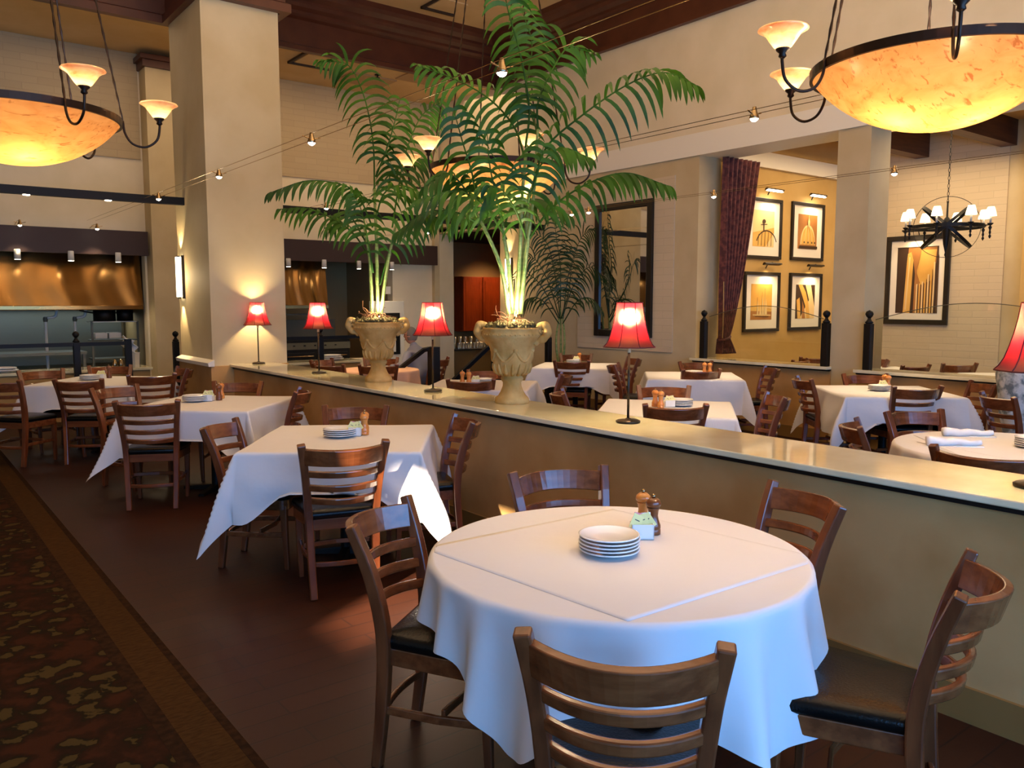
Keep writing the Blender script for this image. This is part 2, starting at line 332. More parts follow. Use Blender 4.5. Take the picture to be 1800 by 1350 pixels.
# dark crown mouldings. profile: (offset inward, z above the bottom)
PROF = [(0, 0), (.10, 0), (.10, .07), (.05, .09), (.05, .44), (.10, .47), (.13, .50), (.13, .54), (.19, .58), (.22, .62), (.22, .66), (.29, .71), (.33, .76), (.33, .84), (0, .84)]
def crown(name, path, zb, H):
    """path: list of (x, y, nx, ny); the profile is offset along (nx, ny)"""
    mb = MB(); k = H / .84
    rings = [[(x + o * nx, y + o * ny, zb + z * k) for o, z in PROF] for x, y, nx, ny in path]; n = len(PROF)
    vs = [p for r in rings for p in r]; fs = []
    for a in range(len(rings) - 1):
        for i in range(n): j = (i + 1) % n; fs.append((a * n + i, a * n + j, (a + 1) * n + j, (a + 1) * n + i))
    fs.append(tuple(range(n))[::-1]); fs.append(tuple((len(rings) - 1) * n + i for i in range(n)))
    mb.add(vs, fs); o = mb.build(name, crownm); return struct(o)
crown('trim_1', [(3.9, 11.75, 0, -1), (8.72, 11.75, -1, -1), (8.72, -3, -1, 0)], 5.28, .84)
crown('trim_2', [(-4, 10.85, 0, -1), (3.05, 10.85, -1, -1), (3.05, 9.56, -1, -1), (3.95, 9.56, 1, -1), (3.95, 11.8, 1, 0)], 4.99, 1.13)
# lines of the main ceiling: vents and sprinkler
def vent_box(name, x, y, z, sx, sy, label):
    e = empty(name, label, 'ceiling vent', (x, y, z))
    mb = MB(); w = .035
    mb.box(-sx, sx, sy - w, sy, -.035, 0); mb.box(-sx, -sx + w, -sy, sy, -.035, 0)
    mb.build('vent_frame', vent, e); MB().box(-sx + .08, sx - .08, -sy + .08, sy - .08, -.02, 0).build('diffuser', ceilm, e); return e
vent_box('ceiling_vent', 5.62, 12.2, 5.35, .34, .34, 'square ceiling vent above the back wall right of the tall column')
vent_box('ceiling_vent', 7.15, 10.85, 6.12, .3, .3, 'square ceiling vent in the high coffered ceiling')
for i, (x, y) in enumerate(((6.75, 12.75), (7.5, 12.05))):
    tag(MB().box(-.42, .42, -.3, .3, -.02, 0).build('access_panel', panelm), ['dull flat ceiling panel beside the sprinkler', 'dull flat ceiling panel nearer the dark crown'][i], 'ceiling panel').location = (x, y, 5.349)
sp = empty('sprinkler', 'small dark sprinkler head under the back ceiling', 'sprinkler', (6.75, 12.35, 5.35))
MB().lathe([(.05, 0), (.05, -.01), (.012, -.015), (.012, -.05)], 12).build('pipe', blackm, sp); MB().lathe([(.04, -.05), (.04, -.056)], 12).build('deflector', blackm, sp)

# back (kitchen) wall: upper plaster band, piers, low parts
mb = MB(); mb.box(-4, 9.05, 13.6, 13.8, 2.5, 5.35); mb.box(-4, -1.2, 13.6, 13.8, 0, 2.5)
mb.box(3.33, 4.3, 13.6, 13.8, 0, 2.5); mb.box(7.68, 9.05, 13.6, 13.8, 0, 2.5); mb.box(-1.2, 3.33, 13.6, 13.8, 0, .6); mb.box(4.3, 7.68, 13.6, 13.8, 0, .6)
struct(mb.build('wall_back', pale))
struct(MB().box(-4, 3.33, 13.575, 13.602, 3.79, 5.35).build('wall_back_brick', brickY)); struct(MB().box(4.2, 8.5, 13.575, 13.602, 3.76, 5.35).build('wall_back_brick_2', brickY))
sbox('wall_pilaster', plaster, 3.36, 4.35, 13.25, 13.62, 0, 5.2)
tp = MB().box(3.28, 4.4, 13.15, 13.6, 5.2, 5.27); tp.box(3.32, 4.4, 13.2, 13.6, 5.1, 5.2); struct(tp.build('trim_3', crownm))
struct(MB().box(8.55, 8.66, 13.5, 13.62, 0, 5.35).build('trim_4', plaster))
# kitchen valances
for i, (a, b) in enumerate(((-1.3, 3.33), (4.2, 8.53))):
    tag(MB().box(a, b, 13.36, 13.46, 2.33, 2.69).build('kitchen_valance', valm), ['dark brown valance board over the left kitchen opening', 'dark brown valance board over the right kitchen opening'][i], 'valance')
# kitchen rooms behind the openings
mb = MB(); mb.box(-1.5, 7.9, 15.5, 15.6, 0, 3.2); mb.box(-1.6, -1.5, 13.8, 15.6, 0, 3.2); mb.box(7.68, 7.78, 13.8, 15.6, 0, 3.2); mb.box(-1.5, 7.9, 13.8, 15.6, 3.1, 3.2)
struct(mb.build('wall_kitchen', tanint))
struct(MB().box(3.4, 4.2, 13.8, 15.5, 0, 3.1).build('wall_kitchen_pier', tanint))
# passage with cabinets
mb = MB(); mb.box(8.9, 12.6, 15.5, 15.6, 0, 3.1); mb.box(12.5, 12.6, 11.7, 15.6, 0, 3.1); mb.box(8.9, 9.0, 13.8, 15.6, 0, 3.1); mb.box(8.86, 12.6, 11.5, 11.62, 0, 3.1)
struct(mb.build('wall_passage', tanint)); sbox('ceiling_passage', dark, 8.7, 12.6, 11.5, 15.6, 2.97, 3.05)
# right wall of the dining room
mb = MB(); mb.box(XR, XR + .45, 7.22, 11.6, 0, 3.55); mb.box(XR, XR + .2, 11.6, 13.6, 2.94, 3.6); struct(mb.build('wall_right', plaster))
sbox('wall_right_upper', pale, XR, XR + .2, -3, 13.6, 3.84, 6.12)
sbox('wall_right_header', cream, XR - .03, XR + .55, -3, 13.6, 3.55, 3.84)
sbox('wall_right_brick', brickX, XR - .02, XR + .01, 7.62, 9.56, .93, 3.34)
sbox('wall_right_column', plaster, XR, XR + .42, 4.85, 5.24, 0, 3.55)
def low_wall(n, x, y0, y1, zt, y2):
    sbox('wall_right_low' + n, halfwall, x + .08, x + .30, y0, y1, 0, zt - .04); sbox('trim_5' + n, blackm, x + .06, x + .3, y0, y1, zt - .055, zt - .035)
    tag(MB().box(x, x + .38, y0 - .02 if n else y0, y1, zt - .035, zt).build('low_wall_ledge', marble, bevel=.004), y2, 'ledge')
    sbox('baseboard_right' + n, basemat, x + .065, x + .08, y0, y1, 0, .14)
low_wall('', 8.60, 5.22, 7.24, .885, 'white marble cap on the low wall under the curtained opening')
low_wall('_b', 8.50, -3, 4.84, .885, 'white marble cap on the low wall below the chandelier alcove')
sbox('baseboard_right_c', basemat, XR - .015, XR, 7.22, 11.6, 0, .14)
# alcove
mb = MB(); mb.box(9.1, 12.8, 7.33, 7.43, 0, 4.2); struct(mb.build('wall_alcove_back', olive))
struct(MB().box(9.1, 12.7, 7.27, 7.33, 3.55, 3.77).build('trim_6', cream)); struct(MB().box(9.1, 12.7, 7.2, 7.33, 3.77, 4.15).build('trim_7', olive))
struct(MB().box(12.7, 12.8, -3, 7.4, 0, 4.2).build('wall_alcove_right', plaster))
struct(MB().box(12.68, 12.71, 5.02, 7.33, 0, 4.15).build('wall_alcove_brick', brickX))
struct(MB().box(12.5, 12.7, 4.45, 4.72, 0, 4.15).build('wall_alcove_pilaster', olive))
struct(MB().box(9.1, 12.8, -3, 7.4, 4.15, 4.2).build('ceiling_alcove', ceilm))
for y in (6.24, 5.04, 3.84, 2.64): tag(MB().box(9.2, 12.7, y - .1, y + .1, 3.8, 4.15).build('ceiling_beam', darkwood), {6.24: 'dark ceiling beam farthest from us in the alcove', 5.04: 'dark ceiling beam just above the black chandelier', 3.84: 'dark ceiling beam right of the chandelier chain', 2.64: 'dark ceiling beam nearest the right edge of the alcove'}[y], 'beam', 'alcove ceiling beams')

# tall column with wainscot
sbox('wall_column', colplaster, 3.03, 3.925, 9.567, 10.78, 0, 6.12)
struct(MB().box(3.0, 3.93, 9.53, 10.78, 0, .89).build('wall_column_wainscot', halfwall))
ch = MB(); ch.prism([(2.965, 9.5, .89), (2.955, 9.5, .93), (3.03, 9.5, .965), (3.03, 9.5, .89)], (0, 1.28, 0)); struct(ch.build('trim_8', cream))

# half wall with marble counter
sbox('wall_divider', halfwall, 3.26, 3.72, -3, 9.54, 0, .86)
sbox('baseboard_divider', basemat, 3.243, 3.26, -3, 9.53, 0, .14); sbox('trim_9', blackm, 3.245, 3.74, -3, 9.54, .852, .874)
tag(MB().box(3.22, 3.76, -3, 9.56, .874, .905).build('marble_counter', marble, bevel=.006), 'long white marble counter on top of the tan half wall', 'counter')

# carpet
ce = empty('carpet', 'dark patterned red and gold carpet with a striped border on the left floor', 'carpet', (0, 0, 0))
MB().box(-4, .74, -3, 13.5, 0, .008).build('carpet_field', carpetm, ce)
MB().box(.80, .95, -3, 13.5, 0, .008).build('border', borderm, ce)
mb = MB(); mb.box(.74, .80, -3, 13.5, 0, .0085); mb.box(.95, .985, -3, 13.5, 0, .0085); mb.build('border_stripe', borderd, ce)

# black steel bar across the room behind the column
be = empty('hanging_bar', 'long black horizontal steel bar passing behind the tall column', 'bar', (0, 10.45, 2.84))
MB().box(-4, 3.03, -.04, .04, -.045, .045).build('bar_beam', blackm, be)
MB().box(3.93, 8.7, -.04, .04, -.045, .045).build('bar_beam', blackm, be)
for x in (1.37, 2.19, 5.45): MB().lathe([(.035, -.046), (.035, -.052)], 12, (x, 0, 0)).build('bar_lamp', bulbw, be)

# mirror
me_ = empty('wall_mirror', 'tall black framed mirror on the white brick of the right wall', 'mirror', (XR - .02, 8.56, 2.1))
fr = MB(); fr.box(-.05, 0, -.58, -.48, -.98, .97); fr.box(-.05, 0, .48, .58, -.98, .97); fr.box(-.05, 0, -.48, .48, -.98, -.88); fr.box(-.05, 0, -.48, .48, .87, .97)
fr.build('frame', frameblk, me_, bevel=.008); MB().box(-.02, -.01, -.49, .49, -.89, .88).build('glass', mirrorm, me_)

# sconces
def sconce(name, x, y, z0, z1, label):
    e = empty(name, label, 'wall sconce', (x, y, z0)); h = z1 - z0
    MB().grid(lambda u, v: (-.055 * sin(pi * u) - .02, (u - .5) * .17, v * h), 13, 2).build('glass_shade', sconceglow, e, smooth=True)
    mb = MB(); mb.box(-.03, 0, -.095, -.08, -.02, h + .02); mb.box(-.03, 0, .08, .095, -.02, h + .02); mb.box(-.012, 0, -.09, .09, .02, h - .02); mb.build('back_plate', gunmetal, e)
    for zz, up in ((z1 + .03, 1), (z0 - .03, -1)): light('sconce_beam', 'SPOT', (x - .07, y, zz), 26, (1, .74, .4), (x + .03, y, zz + up * .7), .02, cone=1.1)
    light('sconce_glow', 'POINT', (x - .16, y, (z0 + z1) / 2), 11, (1, .74, .42), size=.08)
sconce('wall_sconce', 3.03, 10.62, 1.69, 2.18, 'glowing half-round wall sconce on the left side of the tall column')
sconce('wall_sconce', XR, 11.34, 1.69, 2.37, 'glowing wall sconce seen behind the right palm by the passage')

# hall posts and railing in front of the kitchen
def ball_post(name, x, y, z0, z1, label, g):
    e = empty(name, label, 'post', (x, y, z0), group=g); h = z1 - z0; w = .04
    mb = MB(); mb.box(-w, w, -w, w, 0, h - .15); mb.build('post_shaft', blackm, e, bevel=.006)
    MB().lathe([(.035, h - .15), (.045, h - .135), (.03, h - .12), (.018, h - .1), (.018, h - .085)], 14).build('collar', blackm, e, smooth=True)
    MB().lathe([(.015, h - .09), (.034, h - .07), (.044, h - .045), (.034, h - .018), (.0, h)], 16).build('ball', blackm, e, smooth=True); return e
G1 = 'black ball-topped posts along the kitchen railing'
ball_post('railing_post', 2.08, 12.2, 0, 1.243, 'black ball-topped post in front of the left kitchen opening', G1)
ball_post('railing_post', 3.354, 12.2, 0, 1.22, 'black ball-topped post just left of the tall column', G1)
ball_post('railing_post', 5.57, 12.2, 0, 1.233, 'black ball-topped post behind the second red lamp', G1)
ball_post('railing_post', 7.9, 9.34, 0, 1.257, 'black ball-topped post beside the dark corner palm', G1)
G2 = 'black ball-topped posts on the right marble caps'
ball_post('cap_post', 8.68, 7.065, .885, 1.525, 'black ball-topped post on the marble cap left of the curtain', G2)
ball_post('cap_post', 8.68, 5.29, .885, 1.535, 'black ball-topped post left of the right-hand column', G2)
ball_post('cap_post', 8.62, 4.74, .885, 1.54, 'black ball-topped post right of the right-hand column', G2)
def railing(name, x0, x1, label):
    e = empty(name, label, 'railing', (0, 12.2, 0)); MB().box(x0, x1, -.03, .03, 1.04, 1.09).build('handrail', blackm, e)
    k = x0 + .3
    mb = MB(); mb.box(x0, x1, -.015, .015, .1, .13); mb.build('bottom_rail', blackm, e)
    return e
r1 = railing('railing', -2, 2.72, 'black railing with a flat top rail before the left kitchen'); MB().box(2.68, 2.76, -.04, .04, 0, 1.12).build('end_post', blackm, r1)
r2 = railing('railing', 5.0, 6.35, 'black railing before the right kitchen range')
def stair_rail(pts, post, label):
    e = empty('stair_rail', label, 'handrail', post); o = Vector(post)
    MB().sweep([Vector(p) - o for p in pts], .05, .05, Vector((0, 1, 0))).build('handrail', blackm, e)
    MB().box(-.06, .06, -.06, .06, 0, pts[-1][2] + .02).build('newel_post', blackm, e)
stair_rail([(5.35, 9.55, .66), (5.68, 9.25, 1.0), (5.76, 9.19, 1.02)], (5.78, 9.17, 0), 'sloping black handrail with square newel beside the seated person')
stair_rail([(5.94, 8.95, .6), (6.34, 8.73, 1.03), (6.42, 8.7, 1.03)], (6.46, 8.68, 0), 'sloping black handrail half hidden behind the right urn')

# glass screens on the caps: arched top edge
def glass_screen(x, y0, y1, zf, label):
    e = empty('glass_screen', label, 'glass screen', (x, 0, .885)); N = 24
    pts = [(y0 + (y1 - y0) * i / N, zf(i / N)) for i in range(N + 1)]
    mb = MB(); mb.prism([(0, y0, 0)] + [(0, y, z) for y, z in pts] + [(0, y1, 0)], (.01, 0, 0)); mb.build('pane', glassm, e)
    MB().tube([(0.005, y, z) for y, z in pts], .0045, 6).build('polished_edge', steelflat, e)
glass_screen(8.70, 5.34, 7.0, lambda t: .55 + .145 * sin(pi * t), 'clear glass screen with arched top before the framed pictures')
glass_screen(8.64, 2.6, 4.68, lambda t: .55 + .18 * sin(pi * t), 'clear glass screen with arched top before the brick alcove wall')

# ================================================================ CHAIRS
def make_chair():
    e = empty('dining_chair', 'x', 'chair', group='ladder-back dining chairs'); kids = []
    def P(mb, name, m, **k):
        o = mb.build(name, m, e, **k); kids.append(o); return o
    # back posts: splay outwards and lean back
    def post(s):
        pts = [(s * .172, -.235, 0), (s * .178, -.21, .2), (s * .184, -.195, .42), (s * .192, -.203, .56), (s * .207, -.238, .72), (s * .228, -.29, .872)]
        return bezier(pts, 15)
    for s in (-1, 1):
        p = post(s); n = len(p); mb = MB()
        mb.sweep(p, [.040 + .004 * i / n for i in range(n)], [.036 + .012 * sin(pi * i / (n - 1)) for i in range(n)])
        P(mb, 'back_post', wood, bevel=.006, seg=2, smooth=False)
    def bow(z0, h, depth, th, name):
        zc = z0 + h / 2; pz = post(1); a = min(pz, key=lambda q: abs(q.z - zc)); hw = a.x - .012; y = a.y
        pts = []; N = 14
        for i in range(N + 1):
            t = -1 + 2 * i / N; pts.append((t * hw, y - depth * (1 - t * t), zc))
        mb = MB(); up = Vector((0, -.3, 1)).normalized() if z0 > .7 else Vector((0, -.2, 1)).normalized()
        mb.sweep(pts, h, th, up); P(mb, name, woodh, bevel=.004 if h > .04 else .006, seg=2)
    bow(.756, .092, .108, .026, 'top_rail')
    for z in (.684, .606, .530): bow(z, .037, .090, .022, 'slat')
    # seat: padded trapezoid with rounded corners
    def outline(k, rc=6):
        fw, bw, f, b = .232 * k, .185 * k, .215 * k, -.205 * k; r = .05; out = []
        for cx, cy, a0 in ((fw - r, f - r, 0), (-fw + r, f - r, 90), (-bw + r * .5, b + r * .5, 180), (bw - r * .5, b + r * .5, 270)):
            rr = r if a0 < 180 else r * .5
            for i in range(rc + 1): a = radians(a0 + 90 * i / rc); out.append((cx + rr * cos(a), cy + rr * sin(a)))
        return out
    mb = MB(); levels = [(.97, .437), (1.0, .445), (1.01, .462), (.985, .478), (.9, .487), (.6, .492), (.0, .493)]; vs = []; fs = []; n = len(outline(1))
    for k, z in levels: vs += [(x, y, z) for x, y in outline(max(k, .02))] if k > .5 else [(x * max(k, .05), y * max(k, .05), z) for x, y in outline(1)]
    for a in range(len(levels) - 1):
        for i in range(n): j = (i + 1) % n; fs.append((a * n + i, a * n + j, (a + 1) * n + j, (a + 1) * n + i))
    fs.append(tuple(range(n))[::-1]); fs.append(tuple((len(levels) - 1) * n + i for i in range(n)))
    mb.add(vs, fs); P(mb, 'seat', vinyl, smooth=True)
    mb = MB(); o = outline(.97); vs = [(x, y, z) for z in (.375, .437) for x, y in o]; fs = [(i, (i + 1) % n, n + (i + 1) % n, n + i) for i in range(n)] + [tuple(range(n))[::-1], tuple(range(n, 2 * n))]
    mb.add(vs, fs); P(mb, 'seat_frame', woodh, bevel=.004)
    for s in (-1, 1):
        mb = MB(); mb.sweep([(s * .185, .185, 0), (s * .192, .18, .2), (s * .196, .175, .40)], [.028, .034, .042], [.028, .034, .042]); P(mb, 'leg', wood, bevel=.005)
    for s in (-1, 1):
        mb = MB(); mb.sweep([(s * .186, .18, .215), (s * .196, 0, .215), (s * .178, -.205, .215)], .016, .03, Vector((1, 0, 0))); P(mb, 'stretcher', woodh, bevel=.004)
    mb = MB(); mb.sweep([(-.18 + .36 * i / 8, -.205 - .03 * (1 - (i / 4 - 1) ** 2), .19) for i in range(9)], .028, .016, Vector((0, 0, 1))); P(mb, 'stretcher', woodh, bevel=.004)
    mb = MB(); mb.sweep([(-.19, .02, .235), (0, .05, .235), (.19, .02, .235)], .028, .016, Vector((0, 0, 1))); P(mb, 'stretcher', woodh, bevel=.004)
    KIDS[e] = kids; return e
chair0 = make_chair()
def chair(bx, by, face, label, dz=0):
    """bx, by: centre of the top rail; face: heading of the sitter, degrees"""
    f = radians(face); x = bx + cos(f) * .29; y = by + sin(f) * .29
    return place(chair0, (x, y, dz), f - pi / 2, label)
T = 'ladder-back chair '
chair(1.405, 2.60, -54, T + 'at the near left of the big round table, seat partly under the cloth')
chair(1.277, 1.249, 41.5, T + 'nearest us, its back in front of the round table')
chair(2.376, .986, 110, T + 'with a shiny black seat on the right of the round table')
chair(2.872, 1.816, 156, T + 'behind the round table on the right, against the half wall')
chair(2.404, 2.766, 254, T + 'behind the round table on the left, facing us over the cloth')
chair(1.95, 4.00, 74, T + 'with its back to us at the square table nearest us')
chair(1.66, 5.14, -42, T + 'on the left of the square table nearest us, pushed under')
chair(2.74, 5.42, 232, T + 'behind the square table nearest us, under the marble counter')
chair(3.00, 4.40, 160, T + 'on the right of the square table nearest us, edge-on')
chair(1.60, 6.67, 64, T + 'with its back to us at the second square table from us')
chair(1.65, 8.00, -66, T + 'between the two far left tables, its shiny rail towards us')
chair(2.70, 7.79, 232, T + 'behind the second square table, below the end of the counter')
chair(2.86, 6.74, 152, T + 'on the right of the second square table, edge-on')
chair(1.53, 8.99, 56, T + 'with its back to us at the far left table')
chair(2.26, 9.15, 82, T + 'at the near right side of the far left table')
chair(1.42, 10.50, -80, T + 'behind the far left table, left of the ball-topped post')
chair(2.18, 10.72, -104, T + 'behind the far left table, right of the ball-topped post')
chair(2.78, 9.86, 178, T + 'at the right end of the far left table, beside the tall column')
chair(.90, 9.35, 42, T + 'cut by the left edge of the picture at the far left table')
chair(4.65, 4.03, 52, T + 'behind the marble counter, back to us, right of the fourth red lamp')
chair(5.62, 5.02, 228, T + 'facing us behind the two mills right of the fourth red lamp')
chair(5.80, 3.96, 142, T + 'edge-on at the right end of the lit table behind the counter')
chair(4.60, 5.25, -40, T + 'curved rail just above the counter right of the second urn')
chair(7.35, 6.00, 66, T + 'back to us at the table under the curtained opening')
chair(8.30, 6.88, 248, T + 'facing us against the low wall at the table under the curtained opening')
chair(8.25, 5.72, 140, T + 'edge-on at the right of the table under the curtained opening')
chair(7.20, 7.22, -52, T + 'between the two tables below the mirror, its slats turned left')
chair(8.20, 7.88, 152, T + 'edge-on by the brick wall under the mirror')
chair(7.15, 7.98, 42, T + 'back to us at the table in front of the corner palm')
chair(8.17, 9.02, 228, T + 'facing us behind the table in front of the corner palm')
chair(5.74, 6.55, 140, T + 'edge-on just right of the second urn')
chair(4.60, 6.62, 52, T + 'back to us at the table between the two urns')
chair(5.40, 7.42, 228, T + 'facing us behind the mills on the table between the urns')
chair(7.37, 4.72, -40, T + 'edge-on at the left of the square table below the chandelier')
chair(7.40, 3.58, 58, T + 'back to us at the square table below the chandelier')
chair(8.25, 4.56, 232, T + 'orange-lit and facing us at the square table below the chandelier')
chair(8.22, 3.36, 140, T + 'turned edge-on at the right of the square table below the chandelier')
chair(5.70, 2.78, 248, T + 'facing us behind the table with the rolled napkins')
chair(4.86, 2.72, -58, T + 'left of the table with the rolled napkins, bent rail nearest the counter')
chair(4.40, 1.80, 4, T + 'right behind the counter with its back to the rolled napkins cloth')
chair(7.25, 2.86, -38, T + 'dark, in front of the mottled grey pedestal')
chair(4.66, 10.2, -62, T + 'left of the pink-clothed table, far behind the second red lamp')
chair(4.36, 9.35, 28, T + 'just above the far end of the counter by the second red lamp')
chair(4.80, 8.88, 58, T + 'back to us at the pink-clothed table, crossed by the first urn')
chair(5.45, 10.0, 235, T + 'behind the pink-clothed table right of the first urn')
chair(9.75, 6.30, 100, T + 'just showing over the marble cap beside the curtain')
chair(10.35, 6.45, 64, T + 'showing over the marble cap below the framed pictures')
chair(9.96, 4.85, 76, T + 'showing over the right marble cap, left of the orange mills')
chair(10.66, 4.65, 60, T + 'topmost rail over the right marble cap, beside the orange mills')
chair(10.74, 5.72, 140, T + 'peeking out beside the post right of the column')

# ================================================================ TABLES AND CLOTHS
def table(x, y, rz, label, size=.9, rnd=False, z=.745):
    e = empty('dining_table', label, 'table', (x, y, 0), rz)
    mb = MB()
    if rnd: mb.lathe([(size, z - .03), (size, z)], 48)
    else: mb.box(-size / 2, size / 2, -size / 2, size / 2, z - .03, z)
    mb.build('tabletop', darkwood, e, bevel=.004)
    mb = MB(); mb.tube([(0, 0, .04), (0, 0, z - .03)], .038, 14); mb.build('column', blackm, e, smooth=False)
    mb = MB(); w = .29
    for a in (0, pi / 2, pi, 3 * pi / 2):
        c, s_ = cos(a), sin(a); mb.prism([(c * w - s_ * .022, s_ * w + c * .022, 0), (c * w + s_ * .022, s_ * w - c * .022, 0), (c * w + s_ * .022, s_ * w - c * .022, .022), (c * w - s_ * .022, s_ * w + c * .022, .022)][::-1], (-c * w, -s_ * w, 0)) if 0 else mb.add([(c * w - s_ * .025, s_ * w + c * .025, 0), (c * w + s_ * .025, s_ * w - c * .025, 0), (s_ * .03, -c * .03, 0), (-s_ * .03, c * .03, 0), (c * w - s_ * .02, s_ * w + c * .02, .022), (c * w + s_ * .02, s_ * w - c * .02, .022), (s_ * .026, -c * .026, .05), (-s_ * .026, c * .026, .05)], [(0, 1, 2, 3), (7, 6, 5, 4), (0, 4, 5, 1), (2, 6, 7, 3), (1, 5, 6, 2), (0, 3, 7, 4)])
    mb.build('foot', blackm, e); return e
def drape(L, bend=.02):
    """material length L over an edge -> (outward, down)"""
    a = L / bend
    if a < pi / 2: return bend * sin(a), bend * (1 - cos(a))
    return bend, bend + (L - bend * pi / 2)
def square_cloth(x, y, rz, s, ov, label, seed=0, tucks=(1, 1, 1, 1), m=cloth, z=.76, group=None):
    rnd = random.Random(seed); ph = [rnd.uniform(0, 6.28) for _ in range(8)]; h = s / 2; H = h + ov
    half = [h * (1 - (1 - i / 14) ** 2.2) for i in range(15)] + [h + t for t in (.006, .012, .018, .024, .030, .038)] + [h + .038 + (ov - .038) * (i / 17) for i in range(1, 18)]
    grid_ = [-v for v in half[:0:-1]] + half; n = len(grid_)
    def co(i): return grid_[int(round(i * (n - 1)))]
    def fn(u, v):
        px, py = co(u), co(v); cx = max(-h, min(h, px)); cy = max(-h, min(h, py)); ox, oy = px - cx, py - cy; L = sqrt(ox * ox + oy * oy)
        zz = z + .0015 * sin(9 * px + ph[0]) * sin(8 * py + ph[1])
        if L < 1e-6: return (px, py, zz)
        dx, dy = ox / L, oy / L
        corner = min(abs(ox), abs(oy)) / max(abs(ox), abs(oy), 1e-6)
        # side index and lift where a chair seat holds the cloth up
        if corner < 1e-3 or max(abs(ox), abs(oy)) > 0:
            side = 0 if oy < 0 and abs(oy) >= abs(ox) else 1 if ox > 0 and abs(ox) > abs(oy) else 2 if oy > 0 and abs(oy) >= abs(ox) else 3
            t = (px if side in (0, 2) else py) / h
            lift = tucks[side] * max(0, 1 - max(0, (abs(t) - .42)) / .5) if abs(t) < .92 else 0
            lift = lift * lift * (3 - 2 * lift)
        Lf = L * (1 - (1 - .285 / ov) * lift) if ov > .285 else L
        o, d = drape(Lf)
        k = d / .4
        fold = .030 * k * sin(px * 10 + ph[2]) + .022 * k * sin(py * 11 + ph[3]) + .008 * k * (1 - corner) * sin((px + py) * 19 + ph[4])
        flare = .04 * k + (.16 * k * corner * (1 - .25 * k)) + max(0, fold + .012 * k)
        if corner > 0: # cone with a sharp pleat each side of the corner
            flare += .022 * k * (cos(atan2(abs(oy), abs(ox)) * 4 - pi) ) * min(1, corner * 3)
        swing = .02 * k * sin(3 * (px - py) + ph[5])
        lx, ly = cx + dx * (o + flare) - dy * swing, cy + dy * (o + flare) + dx * swing
        for lim in (3.23, 8.55):   # cloth lies against the wall it reaches
            wx = x + lx * cos(rz) - ly * sin(rz); over = wx - (lim - .05)
            if 0 < over < .5: dd = over - .05 * (1 - math.exp(-over / .05)); lx -= dd * cos(rz); ly += dd * sin(rz)
        return (lx, ly, zz - d + (.03 * lift * (L / ov) if L > ov * .9 else 0))
    o = MB().grid(fn, n, n).build('tablecloth', m, smooth=True); o.location = (x, y, 0); o.rotation_euler = (0, 0, rz)
    return tag(o, label, 'tablecloth', group)
def round_cloth(x, y, r, spec, label, seed=0, z=.76, base=.4, m=cloth, nf=17):
    """spec: list of (angle deg, drop) control points around the table"""
    rnd = random.Random(seed); ph = [rnd.uniform(0, 6.28) for _ in range(6)]
    sp = sorted((a % 360, d) for a, d in spec)
    def hem(a):
        a = a % 360
        for i in range(len(sp)):
            a0, d0 = sp[i]; a1, d1 = sp[(i + 1) % len(sp)]
            if i == len(sp) - 1: a1 += 360
            aa = a if a >= a0 or i < len(sp) - 1 else a + 360
            if a0 <= aa <= a1:
                t = (aa - a0) / (a1 - a0); t = t * t * (3 - 2 * t); return d0 + (d1 - d0) * t
        return base
    nr = 34; top = 10
    def fn(u, v):
        th = 2 * pi * u; k = v * (nr - 1)
        zz = z
        if k <= top: rr = r * (1 - (1 - k / top) ** 2.6); return (rr * cos(th), rr * sin(th), zz)
        D = hem(degrees_(th)); L = D * ((k - top) / (nr - 1 - top)) ** 1.5; o, d = drape(L, .020); q = d / .4
        fo = .5 + .5 * sin(nf * th + ph[0] + 1.3 * sin(3 * th + ph[1])); fo = fo ** 1.5
        rr = r + o + q * (.0 + .085 * fo + .02 * sin(5 * th + ph[2]))
        return (rr * cos(th), rr * sin(th), zz - d)
    o = MB().grid(fn, 320, nr, wrap=True).build('tablecloth', m, smooth=True); o.location = (x, y, 0)
    return tag(o, label, 'tablecloth')
def degrees_(a): return a * 180 / pi
R1x, R1y = 5.30, 1.98
table(1.985, 1.975, radians(45), 'round dining table under the big white cloth nearest us', .62, True)
round_cloth(1.985, 1.975, .632, [(128, .20), (150, .205), (172, .235), (186, .33), (199, .44), (214, .34), (232, .26), (246, .36), (268, .45), (282, .38), (298, .22), (318, .34), (345, .25), (10, .3), (62, .25), (95, .38)], 'white cloth hanging in folds over the big round table nearest us', 3)
